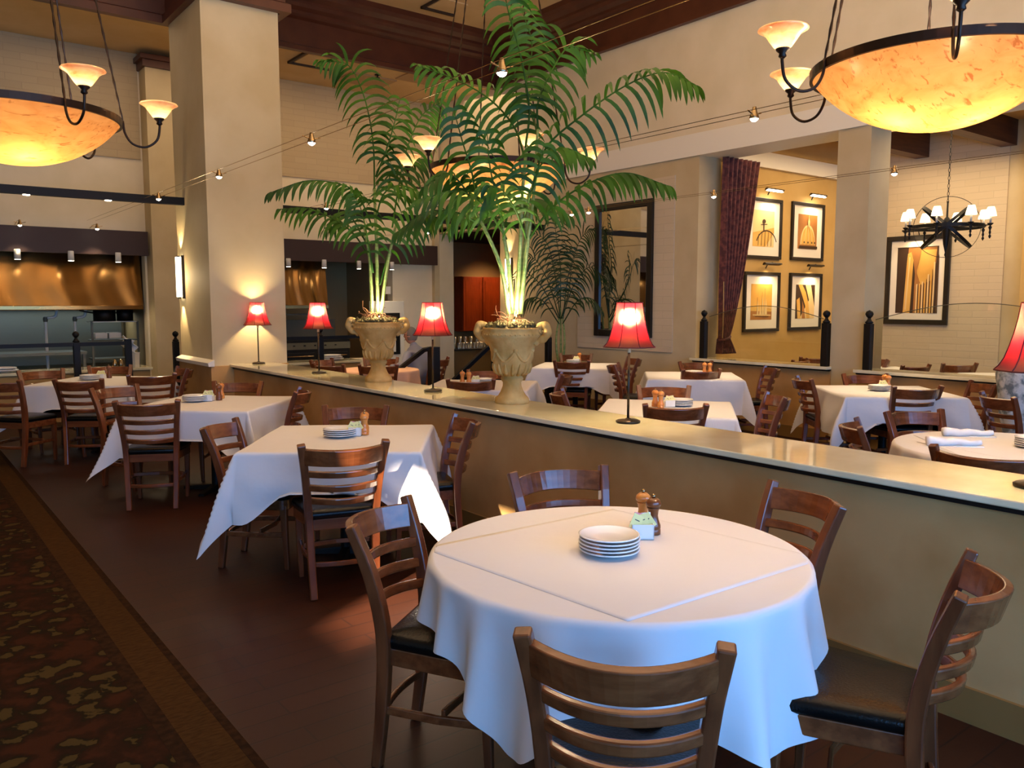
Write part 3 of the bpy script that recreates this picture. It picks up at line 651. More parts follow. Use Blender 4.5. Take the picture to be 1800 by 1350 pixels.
# thin square top cloth on the round table
def topper(u, v):
    X0 = Vector((1.56, 1.505)); ex = Vector((-.10, .995)).normalized(); ey = Vector((.995, -.02)).normalized()
    p = X0 + ex * (u * .92) + ey * (v * .92); d = p - Vector((1.985, 1.975)); L = d.length
    z = .7609
    if L > .634: p = Vector((1.985, 1.975)) + d / L * .634
    return (p.x, p.y, z)
tag(MB().grid(topper, 40, 40).build('top_cloth', cloth, smooth=True, solid=.0007), 'smooth square white top cloth laid over the round tablecloth', 'tablecloth')
SQ = [(2.33, 4.78, -36, 1.04, .42, 'square table nearest us, beside the half wall', 11, (1, 0, 1, 1)),
      (2.26, 7.15, -43, 1.04, .40, 'second square table from us, in front of the counter end', 12, (1, 1, 1, 1)),
      (1.94, 9.93, -38, 1.08, .36, 'far left table before the kitchen railing', 13, (1, 1, 1, 1)),
      (5.10, 4.52, -50, 1.04, .36, 'lit square table right of the fourth red lamp', 14, (1, 1, 1, 1)),
      (7.60, 6.35, -45, 1.04, .40, 'square table under the curtained opening', 15, (0, 0, 1, 1)),
      (7.76, 4.08, -42, 1.06, .40, 'square table below the black chandelier', 16, (1, 0, 1, 0)),
      (7.58, 8.38, -50, 1.02, .34, 'square table in front of the corner palm', 17, (1, 1, 1, 1)),
      (5.00, 7.00, -45, 1.04, .36, 'lit square table between the two urns', 18, (1, 1, 1, 1))]
for x, y, a, s_, ov, lab, sd, tk in SQ:
    table(x, y, radians(a), 'black pedestal under the ' + lab, s_ - .04)
    square_cloth(x, y, radians(a), s_, ov, 'white cloth on the ' + lab, sd, tk)
table(R1x, R1y, 0, 'round table behind the counter that carries the rolled napkins', .63, True)
round_cloth(R1x, R1y, .64, [(0, .3), (90, .4), (180, .3), (270, .4)], 'white cloth on the round table with the rolled napkins', 5)
mb = MB(); 
for k, (a, r) in enumerate(((0, .60), (30, .52))): 
    c = [(R1x + r * cos(radians(a + 90 * i)), R1y + r * sin(radians(a + 90 * i)), .7625 + .001 * k) for i in range(4)]; mb.prism(c, (0, 0, .0008))
tag(mb.build('top_cloth', cloth), 'creased white top cloth on the table with the rolled napkins', 'tablecloth')
table(5.10, 9.44, 0, 'round table under the pink cloth beside the seated person', .5, True)
round_cloth(5.10, 9.44, .51, [(0, .32), (90, .3), (180, .32), (215, .26), (270, .36)], 'pinkish cloth on the small round table beside the seated person', 6, m=pinkcloth, nf=13)
for x, y, lab in ((10.15, 5.5, 'left of the alcove'), (10.6, 3.9, 'below the big framed picture')):
    table(x, y, radians(-40), 'alcove table standing ' + lab, .98); square_cloth(x, y, radians(-40), 1.0, .3, 'white cloth on the alcove table ' + lab, int(x * 9), (1, 1, 1, 1))

# ================================================================ TABLEWARE
def make_plate():
    e = empty('side_plate', 'x', 'plate')
    MB().lathe([(.0, .0035), (.045, .0035), (.058, .006), (.097, .0165), (.102, .0185), (.1055, .0165), (.104, .0135), (.094, .0095), (.064, .001), (.050, 0), (.046, .0005), (.0, .001)], 40, cap=False).build('dish', porcelain, e, smooth=True)
    MB().lathe([(.0950, .0098), (.1018, .0126)], 40, cap=False).build('rim_band', platerim, e, smooth=True)
    KIDS[e] = list(e.children) if 0 else [o for o in COL.objects if o.parent == e]; return e
plate0 = make_plate()
ORD = ['bottom', 'second', 'third', 'fourth', 'fifth', 'top']
def plates(x, y, n, where, z=.764, sc=1.0):
    for k in range(n):
        nm = 'top' if k == n - 1 else 'bottom' if k == 0 else ['', 'second lowest', 'middle', 'second highest'][min(k, 3)] if n == 5 else ['', 'second lowest', 'second highest'][min(k, 2)]
        p = place(plate0, (x + random.uniform(-.002, .002), y + random.uniform(-.002, .002), z + k * .0122), random.uniform(0, 6), nm + ' white plate of the stack ' + where)
        p['group'] = 'side plates ' + where; p.scale = (sc,) * 3
plates(1.95, 1.975, 5, 'on the big round table')
plates(2.31, 4.80, 4, 'on the square table nearest us')
plates(2.15, 7.31, 4, 'on the second square table')
plates(1.84, 10.1, 4, 'on the far left table')
plates(5.27, 4.52, 4, 'right of the fourth red lamp')
plates(7.72, 6.42, 3, 'on the table under the curtained opening')
plates(7.72, 4.11, 4, 'on the table below the chandelier')
plates(7.85, 8.72, 3, 'on the table before the corner palm')
plates(5.07, 7.04, 4, 'on the table between the urns')
plates(5.38, 1.90, 5, 'beside the rolled napkins')
def make_mill(m, ring, knob_, name):
    e = empty(name, 'x', 'pepper mill')
    MB().lathe([(.027, 0), (.028, .004), (.028, .018), (.0262, .021), (.028, .024), (.0275, .034), (.02, .055), (.0175, .07), (.0195, .09), (.024, .098), (.0245, .1)], 24).build('mill_body', m, e, smooth=True)
    MB().lathe([(.022, .102), (.0275, .108), (.0285, .116), (.026, .126), (.016, .135), (.006, .138)], 24).build('mill_head', m, e, smooth=True)
    MB().lathe(([(.006, .138), (.0085, .143), (.006, .149), (.0, .151)]), 12).build('knob', steel, e, smooth=True)
    KIDS[e] = [o for o in COL.objects if o.parent == e]; return e
millA = make_mill(millL, 0, 1, 'pepper_mill'); millB = make_mill(millD, 0, 1, 'salt_mill')
def mills(pts, where):
    for i, (x, y, d) in enumerate(pts):
        p = place(millB if d else millA, (x, y, .763), random.uniform(0, 6), ('dark' if d else 'orange') + ' wooden mill ' + (['behind ', 'in front '][i] if len(pts) > 1 else 'standing ') + where)
        p['group'] = 'wooden mills'
mills([(2.27, 2.12, 0), (2.24, 2.04, 1)], 'in the pair on the big round table')
mills([(2.52, 4.86, 0), (2.47, 4.77, 0)], 'in the pair on the square table nearest us')
mills([(2.41, 7.40, 0), (2.35, 7.28, 1)], 'in the pair on the second square table')
mills([(2.06, 10.2, 1)], 'on the far left table')
mills([(5.06, 4.61, 0), (5.03, 4.52, 0)], 'in the pair right of the fourth lamp')
mills([(7.84, 6.36, 0), (7.88, 6.31, 0)], 'in the pair on the table under the curtained opening')
mills([(7.98, 4.20, 0), (7.92, 4.13, 0)], 'in the pair on the table below the chandelier')
mills([(8.0, 8.76, 0)], 'on the table before the corner palm')
mills([(4.84, 7.12, 0), (4.86, 7.03, 0)], 'in the pair on the table between the urns')
def make_caddy():
    e = empty('sugar_caddy', 'x', 'sugar caddy'); w, d, h, t = .04, .028, .055, .004
    mb = MB(); mb.box(-w, w, -d, -d + t, 0, h); mb.box(-w, w, d - t, d, 0, h); mb.box(-w, -w + t, -d, d, 0, h); mb.box(w - t, w, -d, d, 0, h); mb.box(-w, w, -d, d, 0, t); mb.build('caddy_box', porcelain, e)
    for i, (x, y, r, m) in enumerate(((-.022, -.012, .45, paper), (.002, -.009, -.3, paper), (.022, .0, -.6, paper), (-.012, .008, .2, paperp), (.015, .012, -.1, porcelain))):
        a = Matrix.Rotation(r, 4, 'Y') @ Matrix.Rotation(-.25, 4, 'X'); mb = MB(); mb.cbox((0, 0, 0), (.04, .003, .055)); mb.v = [tuple(a @ Vector(v) + Vector((x, y, .062))) for v in mb.v]
        q = mb.build('sugar_packet', m, e); mb = MB(); mb.cbox((0, -.0019, .006), (.018, .0004, .003)); mb.v = [tuple(a @ Vector(v) + Vector((x, y, .062))) for v in mb.v]; mb.build('packet_print', ink, q)
    KIDS[e] = [o for o in COL.objects if o.parent == e]; return e
cad0 = make_caddy()
for x, y, where in ((2.17, 2.03, 'on the big round table'), (2.41, 4.78, 'on the square table nearest us'), (2.26, 7.28, 'on the second square table'), (1.97, 10.16, 'on the far left table'),
                    (5.15, 4.53, 'on the lit table right of the fourth lamp'), (7.85, 4.15, 'on the table below the chandelier'), (7.92, 8.74, 'before the corner palm'), (4.95, 7.03, 'on the table between the urns')):
    p = place(cad0, (x, y, .763), radians(-38), 'white sugar packet holder ' + where); p['group'] = 'sugar caddies'
def napkin_roll(x, y, a, label):
    mb = MB(); d = Vector((cos(a), sin(a), 0)); n = Vector((-sin(a), cos(a), 0)); c = Vector((x, y, .763)); N = 14
    pts = [c + d * (-.15 + .3 * i / N) + Vector((0, 0, .026 + .004 * sin(i))) for i in range(N + 1)]
    mb.tube(pts, [.022 + .006 * cos(i / N * 3) + .002 * sin(i * 2.1) for i in range(N + 1)], 14)
    mb.prism([c + d * .16 - n * .03, c + d * .17 + n * .03, c - d * .1 + n * .055, c - d * .12 - n * .01], (0, 0, .006))
    tag(mb.build('napkin_roll', napkin, smooth=True), label, 'napkin', 'rolled white napkins')
napkin_roll(5.50, 2.33, radians(-48), 'rolled white napkin farther from the counter on the round table')
napkin_roll(5.06, 2.22, radians(-52), 'rolled white napkin nearer the counter on the round table')
gl = empty('candle_glass', 'small reddish glass beside the plates on the napkin table', 'glass', (5.14, 1.83, .763)); MB().lathe([(.03, 0), (.034, .07), (.03, .07), (.027, .006)], 20).build('cup', rednote, gl, smooth=True)

# ================================================================ COUNTER LAMPS
def make_lamp():
    e = empty('buffet_lamp', 'x', 'table lamp', group='red-shaded lamps on the marble counter')
    MB().lathe([(.066, 0), (.073, .004), (.074, .012), (.062, .019), (.02, .022), (.012, .03)], 32).build('lamp_base', gunmetal, e, smooth=True)
    MB().tube([(0, 0, .02), (0, 0, .42)], .0075, 10).build('pole', gunmetal, e, smooth=True)
    MB().tube([(0, 0, .42), (0, 0, .50)], .011, 10).build('pole_neck', lampw, e, smooth=True)
    prof = [(.160, .455), (.144, .472), (.127, .502), (.111, .55), (.098, .60), (.088, .65), (.081, .70), (.079, .715)]
    nf = 8
    def wob(a, z): k = (a / (2 * pi) * nf) % 1; return -.045 * sin(pi * k)
    MB().lathe(prof, nf * 8, wob=lambda a, z: wob(a, z) * (1.15 if z < .6 else .5), cap=False).build('lamp_shade', redshade, e, smooth=True)
    mb = MB()
    for i in range(nf): a = 2 * pi * i / nf; mb.tube([((r + .001) * cos(a), (r + .001) * sin(a), z) for r, z in prof], .0026, 6)
    for r, z in (prof[0], prof[-1]):
        mb.tube([(r * (1 + wob(2 * pi * i / 64, z) * (1.15 if z < .6 else .5)) * cos(2 * pi * i / 64), r * (1 + wob(2 * pi * i / 64, z) * (1.15 if z < .6 else .5)) * sin(2 * pi * i / 64), z) for i in range(65)], .0035, 6)
    mb.build('shade_piping', redshade_edge, e, smooth=True)
    MB().lathe([(0, .655), (.011, .645), (.014, .625), (.011, .60), (.008, .57)], 14).build('bulb', bulb, e, smooth=True)
    KIDS[e] = [o for o in COL.objects if o.parent == e]; return e
lamp0 = make_lamp()
for y, rz, lab in ((9.43, .2, 'farthest red-shaded lamp, against the tall column'), (7.76, .0, 'second red-shaded lamp, left of the first urn'), (5.60, .35, 'red-shaded lamp between the two urns'),
                   (3.42, .39, 'large red-shaded lamp between the second urn and the curtain'), (1.235, .5, 'nearest red-shaded lamp, cut by the right edge')):
    place(lamp0, (3.52, y, .905), rz, lab)
    light('buffet_lamp_bulb', 'POINT', (3.52, y, .905 + .628), 32, (1, .70, .36), size=.034)

# ================================================================ URNS AND PALMS
def urn(x, y, rz, label):
    e = empty('stone_urn', label, 'urn', (x, y, .905), rz, group='carved stone urns on the counter')
    prof = [(.0, 0), (.120, 0), (.124, .012), (.122, .03), (.112, .045), (.100, .055), (.082, .085), (.068, .12), (.066, .15), (.078, .165), (.082, .178), (.074, .19), (.092, .205), (.118, .225), (.130, .255), (.136, .30),
            (.143, .34), (.155, .385), (.172, .425), (.186, .445), (.205, .470), (.214, .482), (.212, .50), (.205, .515), (.210, .528), (.205, .54), (.19, .54), (.185, .50), (.0, .49)]
    def wob(a, z):
        if .22 < z < .42: return .025 * sin(10 * a) * sin((z - .22) / .2 * pi) + .012 * sin(17 * a + z * 60)
        if z < .06: return .0
        return .006 * sin(30 * a) if z > .44 else 0
    MB().lathe(prof, 96, wob=wob, cap=False).build('urn_body', stone, e, smooth=True)
    for s in (-1, 1):   # scroll handles
        pts = [(s * .168, 0, .425), (s * .196, 0, .446), (s * .234, 0, .462), (s * .260, 0, .492), (s * .264, 0, .532), (s * .242, 0, .560), (s * .214, 0, .555), (s * .205, 0, .527), (s * .220, 0, .508), (s * .236, 0, .520)]
        MB().tube(bezier(pts, 36), [.013 + .016 * sin(pi * min(1, .15 + i / 38)) + .003 * sin(i * 1.1) for i in range(36)], 10).build('handle', stone, e, smooth=True)
    mb = MB()   # beaded rim and leaf ribs of the foot
    for i in range(40): a = 2 * pi * i / 40; mb.lathe([(0, -.009), (.009, 0), (0, .009)], 6, (.212 * cos(a), .212 * sin(a), .492))
    mb.build('rim_beads', stone, e, smooth=True); mb = MB()
    for i in range(16): a = 2 * pi * i / 16; mb.tube([(r_ * cos(a), r_ * sin(a), z_) for r_, z_ in ((.095, .207), (.122, .226), (.134, .256), (.139, .285))], [.012, .014, .012, .004], 6)
    mb.build('carved_ribs', stone, e, smooth=True)
    # carved garland around the bowl
    mb = MB()
    for k in range(6):
        a0 = 2 * pi * k / 6; q = []
        for i in range(9):
            t = i / 8; a = a0 + t * pi / 3; z = .38 - .075 * sin(pi * t); r = .150 - .012 * sin(pi * t); q.append((r * cos(a), r * sin(a), z))
        mb.tube(q, .011, 6); mb.lathe([(0, -.02), (.018, -.01), (.02, .01), (0, .02)], 8, (.150 * cos(a0), .150 * sin(a0), .38))
    mb.build('garland', stone, e, smooth=True)
    rnd = random.Random(int(y * 10)); mb = MB()
    for _ in range(230):
        r = .185 * sqrt(rnd.random()); a = rnd.uniform(0, 6.28); s_ = rnd.uniform(.012, .026)
        mb.lathe([(0, -s_), (s_, 0), (0, s_)], 5, (r * cos(a), r * sin(a), .535 + .03 * rnd.random() + .02 * (1 - r / .18)))
    mb.build('moss', moss, e, smooth=False)['kind'] = 'stuff'
    mb = MB()
    for _ in range(34):
        a = rnd.uniform(2.2, 5.2) - rz; L = rnd.uniform(.07, .17); q = [Vector((.03 * cos(a), .03 * sin(a), .57))]; d = Vector((cos(a), sin(a), rnd.uniform(.3, 1.2))).normalized()
        for i in range(9): d = (d + Vector((rnd.uniform(-.6, .6), rnd.uniform(-.6, .6), rnd.uniform(-.5, .35)))).normalized(); q.append(q[-1] + d * L / 7)
        mb.tube(bezier(q, 18), .0024, 4)
    mb.build('coir_fibre', fibre, e)
    return e
urn(3.60, 6.66, radians(-38), 'carved stone urn on the counter holding the left palm, beside the seated person')
urn(3.57, 4.62, radians(-58), 'carved stone urn on the counter holding the taller right palm')

PALM_A = ( [[[3.57, 6.7, 1.52], [3.58, 6.74, 1.84], [3.58, 6.76, 2.04], [3.56, 6.81, 2.3]], [[3.61, 6.67, 1.52], [3.64, 6.73, 2.15], [3.65, 6.77, 2.58], [3.66, 6.78, 2.66]], [[3.63, 6.65, 1.52], [3.7, 6.65, 1.94], [3.76, 6.64, 2.2], [3.8, 6.63, 2.38]]] ,
 [ ([[3.65, 6.77, 2.58], [3.67, 6.82, 3.07], [3.61, 6.86, 3.47], [3.49, 6.92, 3.74], [3.3, 7.0, 3.76]], 0.32),
  ([[3.76, 6.65, 2.3], [3.83, 6.65, 2.66], [3.95, 6.72, 2.99], [4.14, 6.75, 3.35], [4.35, 6.73, 3.51]], 0.33),
  ([[3.67, 6.78, 2.76], [3.71, 6.65, 2.98], [3.76, 6.58, 3.22], [3.78, 6.52, 3.41]], 0.3),
  ([[3.62, 6.76, 2.3], [3.49, 6.77, 2.57], [3.33, 6.78, 2.66], [3.05, 6.87, 2.68], [2.76, 6.95, 2.57]], 0.3),
  ([[3.58, 6.76, 2.04], [3.52, 6.96, 2.26], [3.38, 7.08, 2.39], [3.22, 7.28, 2.49], [3.05, 7.48, 2.49]], 0.3),
  ([[3.6, 6.73, 1.89], [3.53, 6.69, 2.19], [3.43, 6.61, 2.43], [3.34, 6.57, 2.55]], 0.26),
  ([[3.64, 6.68, 1.78], [3.75, 6.64, 2.15], [3.84, 6.47, 2.33], [3.96, 6.33, 2.43], [4.15, 6.11, 2.34]], 0.3),
  ([[3.64, 6.85, 2.1], [3.57, 7.06, 2.4], [3.52, 7.18, 2.47], [3.42, 7.3, 2.33]], 0.3),
  ([[3.65, 6.75, 2.4], [3.62, 6.54, 2.58], [3.69, 6.37, 2.64], [3.82, 6.2, 2.56]], 0.28),
  ([[3.73, 6.96, 2.58], [3.95, 6.96, 2.86], [4.22, 6.89, 2.99], [4.49, 6.8, 2.92]], 0.3) ])
PALM_B = ( [[[3.57, 4.65, 1.54], [3.54, 4.71, 1.87], [3.47, 4.8, 2.13], [3.43, 4.85, 2.25]], [[3.62, 4.67, 1.54], [3.58, 4.68, 1.91], [3.57, 4.72, 2.11], [3.57, 4.73, 2.19]], [[3.61, 4.62, 1.54], [3.66, 4.64, 2.03], [3.69, 4.66, 2.35], [3.74, 4.67, 2.74]], [[3.63, 4.6, 1.54], [3.69, 4.61, 1.95], [3.76, 4.61, 2.42], [3.81, 4.63, 2.85]], [[3.68, 4.69, 1.54], [3.75, 4.7, 2.04], [3.79, 4.71, 2.37], [3.81, 4.7, 2.45]]] ,
 [ ([[3.73, 4.67, 2.72], [3.77, 4.68, 3.0], [3.71, 4.7, 3.35], [3.63, 4.74, 3.65], [3.6, 4.79, 3.93]], 0.3),
  ([[3.81, 4.63, 2.84], [3.82, 4.64, 3.04], [3.98, 4.68, 3.29], [4.12, 4.66, 3.48], [4.25, 4.61, 3.46]], 0.33),
  ([[3.75, 4.62, 2.44], [3.78, 4.5, 2.7], [3.91, 4.3, 2.89], [4.1, 4.05, 3.08], [4.23, 3.83, 3.14], [4.35, 3.67, 3.05]], 0.36),
  ([[3.71, 4.61, 2.07], [3.79, 4.45, 2.28], [3.92, 4.24, 2.43], [4.1, 4.04, 2.5], [4.28, 3.83, 2.41]], 0.32),
  ([[3.73, 4.66, 2.6], [3.74, 4.81, 2.88], [3.64, 4.98, 3.1], [3.48, 5.19, 3.26], [3.32, 5.39, 3.36]], 0.32),
  ([[3.43, 4.85, 2.25], [3.36, 4.8, 2.5], [3.29, 4.82, 2.73], [3.26, 4.88, 2.95]], 0.26),
  ([[3.57, 4.72, 2.15], [3.42, 4.61, 2.37], [3.37, 4.61, 2.55], [3.37, 4.64, 2.77]], 0.26),
  ([[3.43, 4.85, 2.23], [3.25, 4.75, 2.41], [3.13, 4.79, 2.5], [3.0, 4.82, 2.41]], 0.3),
  ([[3.57, 4.72, 2.11], [3.35, 4.66, 2.29], [3.15, 4.7, 2.37], [2.93, 4.79, 2.31]], 0.32),
  ([[3.67, 4.65, 2.15], [3.54, 4.39, 2.32], [3.53, 4.29, 2.49], [3.54, 4.24, 2.65]], 0.26),
  ([[3.7, 4.62, 2.07], [3.46, 4.44, 2.24], [3.31, 4.38, 2.35], [3.21, 4.4, 2.38]], 0.28),
  ([[3.76, 4.61, 2.44], [3.68, 4.44, 2.56], [3.76, 4.33, 2.67], [3.87, 4.17, 2.6]], 0.28),
  ([[3.42, 4.84, 2.19], [3.25, 4.86, 2.25], [3.09, 4.98, 2.25], [2.93, 5.09, 2.12]], 0.3),
  ([[3.69, 4.88, 2.17], [3.83, 4.93, 2.35], [4.05, 4.89, 2.4], [4.25, 4.79, 2.29]], 0.3),
  ([[3.81, 4.63, 2.82], [3.95, 4.94, 3.2], [4.07, 5.02, 3.57], [4.02, 5.1, 3.87]], 0.3),
  ([[3.58, 4.7, 2.07], [3.59, 4.85, 2.24], [3.52, 5.04, 2.32], [3.44, 5.21, 2.18]], 0.3) ])
PALM_C = ( [[[8.09, 9.31, 0.61], [8.08, 9.37, 1.04], [8.14, 9.37, 1.42]], [[8.12, 9.28, 0.61], [8.18, 9.29, 1.04], [8.18, 9.34, 1.42]], [[8.17, 9.37, 0.6], [8.2, 9.4, 1.03], [8.23, 9.45, 1.55]]] ,
 [ ([[8.15, 9.36, 1.38], [8.12, 9.46, 2.06], [8.05, 9.58, 2.53], [7.86, 9.75, 2.7]], 0.36),
  ([[8.18, 9.33, 1.38], [8.29, 9.33, 2.06], [8.49, 9.24, 2.58], [8.75, 9.06, 2.7]], 0.36),
  ([[8.17, 9.34, 1.38], [8.35, 9.27, 1.89], [8.6, 9.1, 2.15], [8.83, 8.84, 1.98]], 0.36),
  ([[8.13, 9.37, 1.38], [7.94, 9.58, 1.89], [7.75, 9.75, 2.06], [7.57, 9.87, 1.89]], 0.36),
  ([[8.16, 9.37, 1.55], [8.13, 9.34, 2.14], [8.11, 9.41, 2.57], [8.09, 9.47, 2.99]], 0.33),
  ([[8.13, 9.36, 1.3], [7.83, 9.38, 1.64], [7.67, 9.51, 1.68], [7.52, 9.6, 1.47]], 0.34),
  ([[8.17, 9.33, 1.3], [8.23, 9.07, 1.64], [8.4, 8.94, 1.68], [8.56, 8.8, 1.51]], 0.33),
  ([[8.14, 9.36, 1.38], [7.85, 9.27, 1.89], [7.67, 9.32, 2.21], [7.52, 9.39, 2.29]], 0.33),
  ([[8.16, 9.35, 1.38], [8.08, 9.09, 1.8], [8.06, 9.01, 2.13], [8.14, 8.98, 2.38]], 0.33) ])

def frond_mesh(pts, leaf, rnd, face=.3, petiole=.2, step=.045, width=.016, r0=.008):
    n = 40; C = bezier(pts, n); L = sum((C[i + 1] - C[i]).length for i in range(n - 1)); mb = MB()
    mb.tube(C, [r0 * (1 - .8 * i / n) + .0012 for i in range(n)], 6)
    cnt = max(8, int(L * (1 - petiole) / step)); up0 = Vector((0, 0, 1))
    for k in range(cnt + 1):
        t = petiole + (1 - petiole) * k / cnt; i = min(int(t * (n - 1)), n - 2); p = C[i].lerp(C[i + 1], t * (n - 1) - i); T = (C[i + 1] - C[i]).normalized()
        sa = T.cross(up0); sb = T.cross(Vector((-.61, -.79, .1))); sb = sb if sa.dot(sb) >= 0 else -sb
        if sa.length > .05: sa = sa.normalized()
        side = (sa * (1 - face) + sb.normalized() * face).normalized(); nor = side.cross(T).normalized()
        s_t = (t - petiole) / (1 - petiole); ll = leaf * 1.0 * (.55 + .75 * sin(pi * (.12 + .80 * s_t))) * (1 - .35 * s_t) * .9
        for sg in (-1, 1):
            l = ll * rnd.uniform(.88, 1.08); d = (side * sg * 1.0 + T * (.55 + .5 * s_t) + nor * rnd.uniform(.15, .35)).normalized()
            q = p.copy(); prev = []; M = 7; w = width * rnd.uniform(.85, 1.15); wd = (T * .85 - side * sg * .25 + nor * .3).normalized(); vs = []
            for j in range(M + 1):
                u = j / M; ww = w * (sin(pi * min(1, .12 + u * .88)) ** .7) * (1 - .25 * u) + .0008; keel = nor * (-.18 * ww)
                b = (wd - d * wd.dot(d)).normalized(); vs += [q - b * ww, q + keel, q + b * ww]
                d = (d + Vector((0, 0, -1)) * (.24 + .16 * rnd.random())).normalized(); q = q + d * l / M
            fs = [(3 * j + c, 3 * j + c + 1, 3 * j + c + 4, 3 * j + c + 3) for j in range(M) for c in (0, 1)]; mb.add(vs, fs)
    return mb
def palm(name, data, label, m, seed, r=.017, wall=None, **k):
    stems, fronds = data; rnd = random.Random(seed); b = Vector(stems[0][0]); e = empty(name, label, 'palm', b)
    for s_ in stems:
        C = bezier(s_, 40); mb = MB(); mb.tube([p - b for p in C], [r * (1 - .45 * i / 40) * (1.12 if i % 3 == 0 else 1) for i in range(40)], 9); mb.build('stem', stemm, e, smooth=True)
    for pts, leaf in fronds:
        ch_ = Vector(pts[-1]) - Vector(pts[0]); steep = abs(ch_.z) / max(ch_.length, .01)
        mb = frond_mesh([Vector(p) - b for p in pts], leaf, rnd, .25 + .65 * min(1, max(0, (steep - .35) / .4)), **k); 
        if wall: mb.v = [(v[0] if v[0] + b.x < wall - .3 else wall - .3 + .28 * (1 - math.exp(-(v[0] + b.x - wall + .3) / .28)) - b.x, v[1], v[2]) for v in mb.v]
        mb.build('frond', m, e, smooth=True)
    return e
palm('potted_palm', PALM_A, 'left palm with arching green fronds growing from the urn by the tall column', leafm, 3, width=.0165, step=.064)
palm('potted_palm', PALM_B, 'tallest palm with long green fronds growing from the second urn', leafm, 5, width=.0165, step=.064)
pc = palm('potted_palm', PALM_C, 'dark green palm standing in the back corner left of the mirror', leafd, 9, r=.02, wall=8.62, width=.012, step=.075)
pt = empty('floor_planter', 'dark round planter of the corner palm', 'planter', (8.10, 9.30, 0)); MB().lathe([(0, 0), (.11, 0), (.14, .38), (.14, .42), (.13, .42), (.12, .38), (0, .37)], 28, cap=False).build('pot', dark, pt, smooth=True)
MB().lathe([(.045, 0), (.04, .1), (.0, .5), ], 10, (0, 0, .3)).build('root_clump', fibre, pt, smooth=True)
# uplights buried in the urns
for i, (x, y, a) in enumerate(((3.585, 6.60, (3.66, 6.72, 2.2)), (3.54, 4.56, (3.60, 4.70, 2.2)))):
    ul = empty('urn_uplight', ['small glaring uplight in the left urn', 'small glaring uplight in the right urn'][i], 'spotlight', (x, y, 1.47))
    MB().lathe([(.026, -.03), (.03, 0), (.032, .03), (.026, .03)], 16).build('lamp_housing', steel, ul, smooth=True); MB().lathe([(.0, .028), (.024, .028)], 16, cap=False).build('lens', bulbw, ul)
    light('urn_uplight_beam', 'SPOT', (x, y, 1.505), 66, (1, .84, .56), a, .02, cone=1.6, blend=.5)
    light('urn_uplight_glow', 'POINT', (x - .03, y - .05, 1.58), 7.0, (1, .86, .6), size=.03)

# ================================================================ ALABASTER BOWL CHANDELIERS
def small_shade(e, x, y, z):
    MB().lathe([(.026, 0), (.045, .018), (.068, .05), (.085, .075), (.108, .092), (.122, .098), (.118, .104), (.1, .098)], 32, (x, y, z), cap=False).build('lamp_shade', shadeglass, e, smooth=True)
def bowl_lamp(x, y, z, phase, label, up, chains=6):
    e = empty('bowl_chandelier', label, 'chandelier', (x, y, z), group='alabaster bowl chandeliers'); R, D = .60, .298; RS = (R * R + D * D) / (2 * D)
    prof = []
    for i in range(19): r = R * i / 18; prof.append((r, -D + RS - sqrt(RS * RS - r * r)))
    MB().lathe(prof, 72, cap=False).build('bowl', alabaster, e, smooth=True)
    MB().lathe([(R - .004, -.012), (R + .012, -.012), (R + .014, .032), (R - .004, .032), (R - .004, -.012)], 72, cap=False).build('rim_band', bronze, e)
    for k in range(chains):
        a = radians(phase + 360 / chains * k); c, s_ = cos(a), sin(a)
        arm = bezier([((R + .015) * c, (R + .015) * s_, .03), ((R + .025) * c, (R + .025) * s_, -.05), ((R + .07) * c, (R + .07) * s_, -.115), ((R + .15) * c, (R + .15) * s_, -.13), ((R + .22) * c, (R + .22) * s_, -.08), ((R + .24) * c, (R + .24) * s_, .0), ((R + .24) * c, (R + .24) * s_, .05)], 28)
        o = MB().tube(arm, .008, 8).build('arm', bronze, e, smooth=True)
        MB().lathe([(.008, .02), (.02, .03), (.016, .045), (.032, .06), (.034, .07), (.02, .072)], 16, ((R + .24) * c, (R + .24) * s_, 0)).build('cup', bronze, o, smooth=True)
        small_shade(e, (R + .24) * c, (R + .24) * s_, .06)
        light('bowl_arm_bulb', 'POINT', (x + (R + .24) * c, y + (R + .24) * s_, z + .10), .8, (1, .66, .32), size=.016)
        rod = MB(); p0 = Vector(((R + .015) * c, (R + .015) * s_, .02)); p1 = Vector((.10 * c, .10 * s_, 3.1)); N = 60
        rod.tube([p0.lerp(p1, i / N) for i in range(N + 1)], [.0085 if i % 2 else .005 for i in range(N + 1)], 6); rod.build('chain', bronze, e)
    MB().lathe([(.16, 3.26), (.16, 3.24), (.10, 3.18), (.10, 3.1), (.02, 3.05)], 24).build('ceiling_rose', bronze, e, smooth=True)
    for a in (0.6, 2.7, 4.8): light('bowl_bulb', 'POINT', (x + .17 * cos(a), y + .17 * sin(a), z - .17), 4.5, (1, .70, .26), size=.05)
    light('bowl_uplight', 'AREA', (x, y, z + .02), up, (1, .74, .46), (x, y, z + 3), .9)
    return e
bowl_lamp(.783, 6.19, 2.80, 47, 'amber alabaster bowl chandelier hanging at the upper left', 40)
bowl_lamp(4.353, 2.09, 2.80, 31, 'largest amber alabaster bowl chandelier at the upper right', 130)
bowl_lamp(4.497, 6.04, 2.80, 11, 'amber bowl chandelier glowing behind the palm fronds', 34)

